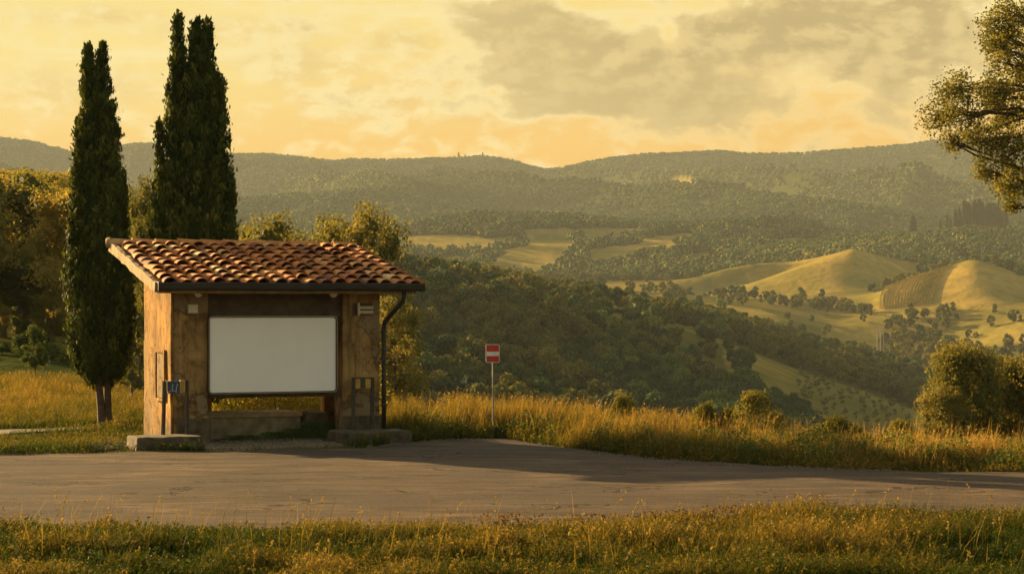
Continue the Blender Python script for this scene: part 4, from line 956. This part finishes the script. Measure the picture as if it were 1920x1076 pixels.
bm_obj('pipe_bracket', bm, M['gutter'], dp)
# clay tiles
acc = Acc(); ncol, nrow = 17, 10; pitch = 5.04 / ncol; run = 4.10; L0 = math.hypot(run, run * SL)
ct, st = 1 / math.hypot(1, SL), SL / math.hypot(1, SL)
def tile(cx, s0, length, r0, r1, lift0, lift1, convex, tint, yaw):
    n = 8; V = []
    for (s, r, lf) in ((0, r0, lift0), (length, r1, lift1)):
        for ro in (r, r - .017):
            for k in range(n + 1):
                t = math.pi * (k / n) * .94 + .03 * math.pi
                ox = ro * math.cos(t) + yaw * (s - length / 2); oz = ro * math.sin(t) * .86
                if not convex: oz = r - oz * 1.0
                ss = s0 + s; V.append((cx + ox, -.66 + ss * ct - (lf + oz) * st, zr(-.66) + .067 + ss * st + (lf + oz) * ct))
    m = n + 1; Q = []
    for k in range(n):
        Q += [(k, k + 1, 2 * m + k + 1, 2 * m + k), (m + k, 3 * m + k, 3 * m + k + 1, m + k + 1), (k, m + k, m + k + 1, k + 1), (2 * m + k, 2 * m + k + 1, 3 * m + k + 1, 3 * m + k)]
    acc.add(np.array(V, np.float32), np.array(Q, np.int32), np.full(len(Q), tint, np.float32))
for c in range(ncol + 1):
    for r in range(nrow):
        e = L0 / nrow
        if c < ncol:
            cream = np.interp(c, [0, 3, 8, 18], [.30, .45, .14, .10])
            tn = rng.uniform(.74, 1) if rng.random() < cream * .55 else rng.beta(2.2, 2.4) * .78
            jx = rng.normal(0, .009); dl = rng.normal(0, .03)
            tile(-.30 + pitch * (c + .5) + jx, r * e - .02 + dl + rng.normal(0, .012), e * 1.26, .134 + rng.normal(0, .006), .102, .044 + abs(rng.normal(0, .018)), .010, True, tn * (.12 if rng.random() < .12 else 1), rng.normal(0, .085))
        if c < ncol + 1: tile(-.30 + pitch * c, r * e - .045, e * 1.2, .105, .09, -.032 + .02, -.036 + .012, False, rng.uniform(0, .35), 0)
v, f, t = acc.get(); np_obj('roof_tiles', v, f, M['tile'], roof, fattrs={'tint': t})
acc = Acc(); yr_, zr_ = 3.40, zr(3.40) + .10
for k in range(11):
    x0 = -.46 + k * .47; n = 9; V = []; tn = rng.uniform(.35, .6) if k else .75; dz = rng.normal(0, .008)
    for (x, r, lf) in ((x0, .115, .012), (x0 + .52, .098, 0)):
        for ro in (r, r - .018):
            for q in range(n + 1):
                t = math.pi * (q / n * 1.1 - .05); V.append((x, yr_ + ro * math.cos(t), zr_ + dz + lf + ro * math.sin(t)))
    m = n + 1; Q = []
    for q in range(n): Q += [(q, q + 1, 2 * m + q + 1, 2 * m + q), (m + q, 3 * m + q, 3 * m + q + 1, m + q + 1), (q, m + q, m + q + 1, q + 1), (2 * m + q, 2 * m + q + 1, 3 * m + q + 1, 3 * m + q)]
    acc.add(np.array(V, np.float32), np.array(Q, np.int32), np.full(len(Q), tn, np.float32))
v, f, t = acc.get(); np_obj('ridge_tiles', v, f, M['tile'], roof, fattrs={'tint': t})
v, f = blob((-.43, yr_, zr_ + .03), .105, 9, 1.0); np_obj('ridge_end', v, f, M['verge'], roof, smooth=True)

# ---- blank board
def rrect(bm, x0, x1, z0, z1, r, y, n=6):
    pts = []
    for cx, cz, a in ((x1 - r, z1 - r, 0), (x0 + r, z1 - r, 90), (x0 + r, z0 + r, 180), (x1 - r, z0 + r, 270)):
        for k in range(n + 1): t = R(a + 90 * k / n); pts.append(bm.verts.new((cx + r * math.cos(t), y, cz + r * math.sin(t))))
    return pts
def ring(bm, outer, inner, yf, yb):
    A = rrect(bm, *outer, yf); B = rrect(bm, *inner, yf); A2 = rrect(bm, *outer, yb); B2 = rrect(bm, *inner, yb); n = len(A)
    for k in range(n):
        j = (k + 1) % n
        for q in ((A[k], A[j], B[j], B[k]), (A2[k], B2[k], B2[j], A2[j]), (A[k], A2[k], A2[j], A[j]), (B[k], B[j], B2[j], B2[k])): bm.faces.new(q)
def slab(bm, rect, yf, yb):
    A = rrect(bm, *rect, yf); B = rrect(bm, *rect, yb); n = len(A)
    bm.faces.new(A); bm.faces.new(B[::-1])
    for k in range(n): bm.faces.new((A[k], B[k], B[(k + 1) % n], A[(k + 1) % n]))
sb = empty('sign_board', L(1.95, -.02, .965), PHI, 'large blank white board with a thin black frame hung between the piers', 'sign board')
hw, hh = 1.262, 1.462
bm = bmesh.new(); slab(bm, (-hw + .03, hw - .03, .03, hh - .03, .05), -.068, -.02); bm_obj('panel', bm, M['board'], sb)
bm = bmesh.new(); ring(bm, (-hw, hw, 0, hh, .075), (-hw + .026, hw - .026, .026, hh - .026, .052), -.10, .0); fr = bm_obj('frame', bm, M['frame'], sb)
bm = bmesh.new(); ring(bm, (-hw + .006, hw - .006, .006, hh - .006, .07), (-hw + .013, hw - .013, .013, hh - .013, .064), -.104, -.098); bm_obj('frame_lip', bm, M['frame_edge'], fr)

# ---- bulkhead lamps under the eave, boxes on the piers
for lx, lab in ((.45, 'round bulkhead lamp under the eave above the left pier'), (3.07, 'round bulkhead lamp under the eave beside the right pier')):
    e = empty('eave_lamp', L(lx, -.30, 2.80), PHI, lab, 'lamp', 'lamps under the eave')
    v, f = tube([(0, 0, .158), (0, 0, .075), (0, 0, .06)], [.08, .085, .09], 16); np_obj('lamp_base', v, f, M['greybox'], e, smooth=False)
    ang = np.linspace(0, math.pi / 2, 6); v, f = tube([(0, 0, .058 - .085 * math.sin(a)) for a in ang], [.082 * math.cos(a) + .001 for a in ang], 16); np_obj('lamp_globe', v, f, M['lampglass'], e, smooth=True)
jb = empty('junction_box', L(.40, -.03, 2.47), PHI, 'small grey junction box high on the left pier with a stub cable', 'box')
bm = bmesh.new(); box(bm, -.10, .10, -.07, .0, 0, .18, .012); jbody = bm_obj('housing', bm, M['greybox'], jb)
bm = bmesh.new(); box(bm, -.085, .085, -.082, -.071, .015, .165, .008); bm_obj('lid', bm, M['cream'], jb)
v, f = tube([(-.06, -.03, .18), (-.10, -.02, .30), (-.16, -.01, .40)], [.008] * 3, 6); np_obj('cable', v, f, M['gutter'], jb)
wl = empty('strip_lamp', L(3.74, -.02, 2.45), PHI, 'pale double tube strip lamp high on the right pier', 'lamp')
bm = bmesh.new(); box(bm, -.19, .19, -.02, .0, -.01, .22, .005); bm_obj('back_plate', bm, M['beam'], wl)
bm = bmesh.new(); box(bm, -.11, -.075, -.09, -.021, -.02, .225, .006); bm_obj('bracket', bm, M['cream'], wl)
for z in (.045, .13):
    v, f = tube([(-.073, -.055, z), (.20, -.055, z)], [.034, .034], 12); np_obj('tube', v, f, M['cream'], wl, smooth=True)

# ---- post frames on the plinths
pf = empty('post_frame', L(.03, -.27, .245), PHI, 'dark two post frame with a blue and yellow plate on the left plinth', 'post frame')
for x, tilt in ((-.22, .015), (.21, 0)):
    v, f = tube([(x - tilt, 0, 0), (x, 0, .5), (x + tilt * .5, 0, .99)], [.037, .036, .035], 4); np_obj('post', v, f, M['rail'], pf)
bm = bmesh.new(); box(bm, -.15, .07, -.035, .02, .755, .985, .008); plate = bm_obj('blue_plate', bm, M['blue'], pf)
bm = bmesh.new(); box(bm, .074, .172, -.038, .02, .775, 1.0, .006); yl = bm_obj('yellow_plate', bm, M['yellow'], pf)
bm = bmesh.new()
for k in range(9): box(bm, .085, .160, -.0405, -.038, .79 + k * .022, .800 + k * .022)
bm_obj('print', bm, M['red_line'], yl)
def strokes(name, lines, r, y, material, parent):
    a = Acc()
    for ln in lines: v, f = tube([(x, y, z) for x, z in ln], [r] * len(ln), 5); a.add(v, f)
    v, f, _ = a.get(); np_obj(name, v, f, M[material], parent)
strokes('print', [[(-.085, .80), (-.068, .835), (-.078, .87), (-.058, .90), (-.066, .93)], [(-.072, .815), (-.045, .80), (-.03, .82)], [(-.125, .785), (-.115, .80), (-.118, .815)], [(-.012, .785), (.005, .83), (.0, .87), (.022, .90), (.02, .94)], [(.0, .775), (.012, .80)]], .006, -.037, 'cream', plate)
bm = bmesh.new(); box(bm, -.185, -.155, -.02, .015, .80, 1.0, .004); bm_obj('yellow_strip', bm, M['yellow'], pf)
pf2 = empty('post_frame', L(3.66, -.30, .25), PHI, 'dark two post frame with two amber plates on the right plinth', 'post frame')
for x in (-.19, .19):
    bm = bmesh.new(); box(bm, x - .032, x + .032, -.03, .03, -.01, 1.0, .006); bm_obj('post', bm, M['rail'], pf2)
bm = bmesh.new(); box(bm, -.155, .155, -.025, .025, .972, 1.0, .004); bm_obj('top_rail', bm, M['rail'], pf2)
bm = bmesh.new(); box(bm, -.052, .042, -.035, .03, .80, .969, .006); bm_obj('black_box', bm, M['rail'], pf2)
for x0, x1 in ((-.152, -.056), (.046, .152)):
    bm = bmesh.new(); box(bm, x0, x1, -.02, .0, .79, .968, .004); q = bm_obj('amber_plate', bm, M['yellow'], pf2)
    strokes('print', [[(x0 + .015, .80 + k * .045), (x0 + .045, .82 + k * .045), (x1 - .03, .802 + k * .045), (x1 - .012, .825 + k * .045)] for k in range(4)], .006, -.021, 'red_line', q)
bm = bmesh.new(); box(bm, -.152, -.125, -.03, -.005, .70, .735, .004); box(bm, -.154, -.127, -.03, -.005, .64, .67, .004); bm_obj('padlock', bm, M['frame'], pf2)

# ---- road sign
xs_, ds_ = gx(924, 39.3), 39.3; zs_ = float(ground_z(np.array([xs_]), np.array([ds_]))[0])
rs = empty('road_sign', (xs_, ds_, zs_), R(6), 'small red and white barred road sign on a thin pole in the verge grass', 'road sign')
zt = gz(645, ds_) - zs_; zb = gz(680, ds_) - zs_
v, f = tube([(0, .014, -.3), (.006, .014, .9), (0, .014, zt - .05)], [.017, .0165, .016], 10); np_obj('pole', v, f, M['galv'], rs, smooth=True)
bm = bmesh.new(); slab(bm, (-.143, .137, zb, zt, .03), -.016, -.004); pt = bm_obj('plate', bm, M['cream'], rs); hgt = zt - zb
bm = bmesh.new(); slab(bm, (-.125, .121, zb + .016, zb + hgt * .365, .015), -.0195, -.015); slab(bm, (-.125, .121, zb + hgt * .60, zt - .016, .015), -.0195, -.015); bm_obj('red_field', bm, M['red'], pt)
bm = bmesh.new(); box(bm, -.122, .118, -.0185, -.015, zb + hgt * .37, zb + hgt * .595); bm_obj('white_bar', bm, M['white'], pt)
bm = bmesh.new(); box(bm, -.03, .03, -.003, .004, zb + .08, zb + .11); box(bm, -.03, .03, -.003, .004, zt - .11, zt - .08); bm_obj('clamp', bm, M['galv'], rs)

# ---- rotting log in the near grass
x, d = gx(1312, 21.3), 21.3; z = float(ground_z(np.array([x]), np.array([d]))[0])
n = 9; v, f = tube([(-.27 + .54 * t, .04 * math.sin(t * 4), .11 + .02 * math.sin(t * 7)) for t in np.linspace(0, 1, n)], [.10 * (.8 + .3 * math.sin(3 * t + .6)) for t in np.linspace(0, 1, n)], 12)
v = v + rng.normal(0, .008, v.shape).astype(np.float32); o = np_obj('log', v, f, M['bark_far'], None); o.location = (x, d, z + .0); o.rotation_euler = (0, R(4), R(-14))
tag(o, 'short rotting log lying in the near grass', 'log')

# ------------------------------------------------------------------ haze
los, his = [], []
for o in COL.objects:
    if o.type == 'MESH' and o.name.split('.')[0] in ('hills', 'ground', 'distant_woodland', 'wood'):
        b = [o.matrix_world @ Vector(c) for c in o.bound_box]; los.append(min(p.z for p in b)); his.append(max(p.z for p in b))
z0, z1 = min(los) - 1, max(his) + 25
m = bpy.data.materials.new('golden_haze'); m.use_nodes = True; g = G(m.node_tree); g.n.remove(g.n['Principled BSDF'])
pv = g.new('ShaderNodeVolumePrincipled'); pv.inputs['Density'].default_value = .8e-4; pv.inputs['Color'].default_value = (.88, .95, .90, 1); pv.inputs['Anisotropy'].default_value = .0
g.l.new(pv.outputs[0], g.n['Material Output'].inputs['Volume'])
hb = 1850
vv = [(x, y, z) for z in (z0, z1) for y in (-320, 4060) for x in (-hb, hb)]
o = np_obj('haze', vv, [(2, 3, 1, 0), (5, 7, 6, 4), (1, 5, 4, 0), (6, 7, 3, 2), (4, 6, 2, 0), (3, 7, 5, 1)], m)
stuff(o, 'warm golden evening haze filling the valley air', 'haze')
print('haze box', z0, z1)

# ------------------------------------------------------------------ sky and sun
w = bpy.data.worlds.new('World'); scene.world = w; w.use_nodes = True; g = G(w.node_tree)
bg = g.n['Background']; bg.inputs['Strength'].default_value = .1
sky = g.new('ShaderNodeTexSky', sky_type='NISHITA'); sky.sun_disc = False; sky.sun_elevation = SUN_EL; sky.sun_rotation = R(-47)
sky.air_density = 1.6; sky.dust_density = 3.0
dv = g.new('ShaderNodeTexCoord').outputs['Generated']
sp = g.new('ShaderNodeSeparateXYZ'); g.put(sp.inputs[0], dv); dx, dy, dz = sp.outputs
yy_ = g.m('MAXIMUM', dy, .05); a_ = g.m('DIVIDE', dx, yy_); e_ = g.m('DIVIDE', dz, yy_)
U = g.add(g.mul(a_, F), CX); V_ = g.sub(HOR, g.mul(e_, F))        # bearing and height of the sky in the photo's own measure
cv = g.new('ShaderNodeCombineXYZ'); g.put(cv.inputs[0], g.mul(a_, 1.0)); g.put(cv.inputs[1], g.mul(e_, 1.7)); cvec = cv.outputs[0]
def fluff(vec): return g.add(g.mul(g.noise(vec, 15, 12, .62, .25), .58), g.mul(g.noise(vec, 48, 9, .66, .2), .42))
off = g.vm('ADD', cvec, (-.0075, .0085, 0))                         # a step towards the sun, for the lit side of each cloud
n1 = fluff(cvec); n1s = fluff(off); n2 = g.noise(cvec, 60, 7, .65, .2); n3 = g.noise(g.scale(cvec, (.28, 2.6, 1)), 24, 7, .62, .5)
lit = g.step(g.sub(n1, n1s), -.06, .085)
top = g.step(e_, .07, .16); left = g.step(a_, .18, -.26)
base = g.mix(top, (.91, .48, .085), (.98, .74, .24)); base = g.mix(g.mul(g.mul(left, .75), g.step(e_, .05, .13)), base, (.98, .79, .30))
base = g.mix(g.mul(g.step(a_, -.04, .2), g.step(e_, .125, .07)), base, (.86, .47, .10))
base = g.mix(g.mul(g.mul(g.step(n3, .48, .70), .6), g.step(e_, .08, .13)), base, (1.0, .86, .47))
def blobs(lst):
    d = None
    for cx, cy, rx, ry in lst:
        q = g.add(g.m('POWER', g.m('DIVIDE', g.sub(U, cx), rx), 2.0), g.m('POWER', g.m('DIVIDE', g.sub(V_, cy), ry), 2.0))
        d = g.m('EXPONENT', g.mul(q, -1.0)) if d is None else g.m('MAXIMUM', d, g.m('EXPONENT', g.mul(q, -1.0)))
    return d
grey = blobs([(1010, 55, 130, 60), (1130, 130, 220, 75), (1320, 140, 260, 85), (1480, 60, 260, 95), (1620, 110, 130, 90), (1190, 190, 270, 32), (1700, 70, 130, 105)])
hole = blobs([(1470, 150, 120, 40), (1340, 8, 100, 26), (1256, 72, 20, 32), (1130, 8, 80, 22), (1590, 168, 60, 26)])
thin = blobs([(700, 190, 260, 60), (880, 150, 150, 90), (760, 80, 140, 40), (560, 120, 190, 60), (420, 60, 260, 40), (120, 170, 260, 70), (950, 225, 260, 30), (1500, 215, 260, 20), (200, 30, 240, 30)])
gd = g.add(g.sub(grey, g.mul(hole, .55)), g.mul(g.sub(n1, .5), 2.8))
ga = g.step(gd, .15, .52); gr = g.mul(g.step(gd, -.06, .26), g.sub(1.0, g.step(gd, .26, .60)))
td = g.add(g.mul(thin, .8), g.mul(g.sub(n1, .5), 3.0)); ta = g.mul(g.mul(g.step(td, .22, .95), .75), g.step(e_, .078, .105, .15, 1.0))
gcol = g.mix(lit, (.48, .36, .16), (.74, .555, .24)); gcol = g.mix(g.step(V_, 100.0, 225.0, 0.0, .55), gcol, (.48, .355, .15))
gcol = g.mix(g.step(a_, .10, -.05, 0.0, .6), gcol, (.72, .545, .235))
tcol = g.mix(lit, (.78, .54, .20), g.mix(g.mul(g.step(a_, -.06, .12), g.step(e_, .13, .09)), (1.0, .82, .40), (.92, .62, .22)))
c = g.mix(ta, base, tcol); c = g.mix(g.mul(gr, .85), c, g.mix(g.mul(g.step(a_, -.04, .12), g.step(e_, .13, .09)), (1.0, .82, .40), (.93, .64, .24))); c = g.mix(g.mul(ga, .95), c, gcol)
c = g.mix(g.mul(g.mul(hole, g.step(n1, .40, .60)), .55), c, (.95, .69, .27))
gold10 = g.new('ShaderNodeVectorMath', operation='SCALE'); g.put(gold10.inputs[0], c); gold10.inputs['Scale'].default_value = 3.02
nis = g.mix(1.0, sky.outputs[0], (1.0, .87, .72), 'MULTIPLY')
ns = g.new('ShaderNodeVectorMath', operation='SCALE'); g.put(ns.inputs[0], nis); ns.inputs['Scale'].default_value = .66
front = g.mul(g.step(dy, .25, .75), g.step(dz, .45, .19))
col = g.mix(front, ns.outputs[0], gold10.outputs[0])
col = g.mix(g.step(dz, -.02, -.12), col, (.38, .27, .12))
g.put(bg.inputs['Color'], col)
sl = bpy.data.lights.new('sun', 'SUN'); sl.energy = 5.0; sl.angle = R(.6); sl.color = (1.0, .70, .31)
so = bpy.data.objects.new('sun', sl); link(so); so.rotation_euler = (-SUN_DIR).to_track_quat('-Z', 'Y').to_euler()

# ------------------------------------------------------------------ camera and render settings
cd = bpy.data.cameras.new('camera'); cam = bpy.data.objects.new('camera', cd); link(cam)
cam.location = (0, 0, CAM_H); cam.rotation_euler = (R(90), 0, 0); cd.sensor_width = 36; cd.lens = F / 1920 * 36
cd.shift_y = (HOR - 538) / 1920; cd.clip_start = .1; cd.clip_end = 20000
scene.camera = cam
vs = scene.view_settings; scene.display_settings.display_device = 'sRGB'
vs.view_transform = 'Standard'; vs.look = 'None'; vs.exposure = 1.6; vs.gamma = 1; vs.use_curve_mapping = False
cy = scene.cycles; cy.use_denoising = True; cy.denoiser = 'OPENIMAGEDENOISE'; cy.max_bounces = 6; cy.diffuse_bounces = 3; cy.glossy_bounces = 2
cy.transmission_bounces = 3; cy.volume_bounces = 0; cy.transparent_max_bounces = 6; cy.sample_clamp_indirect = 4
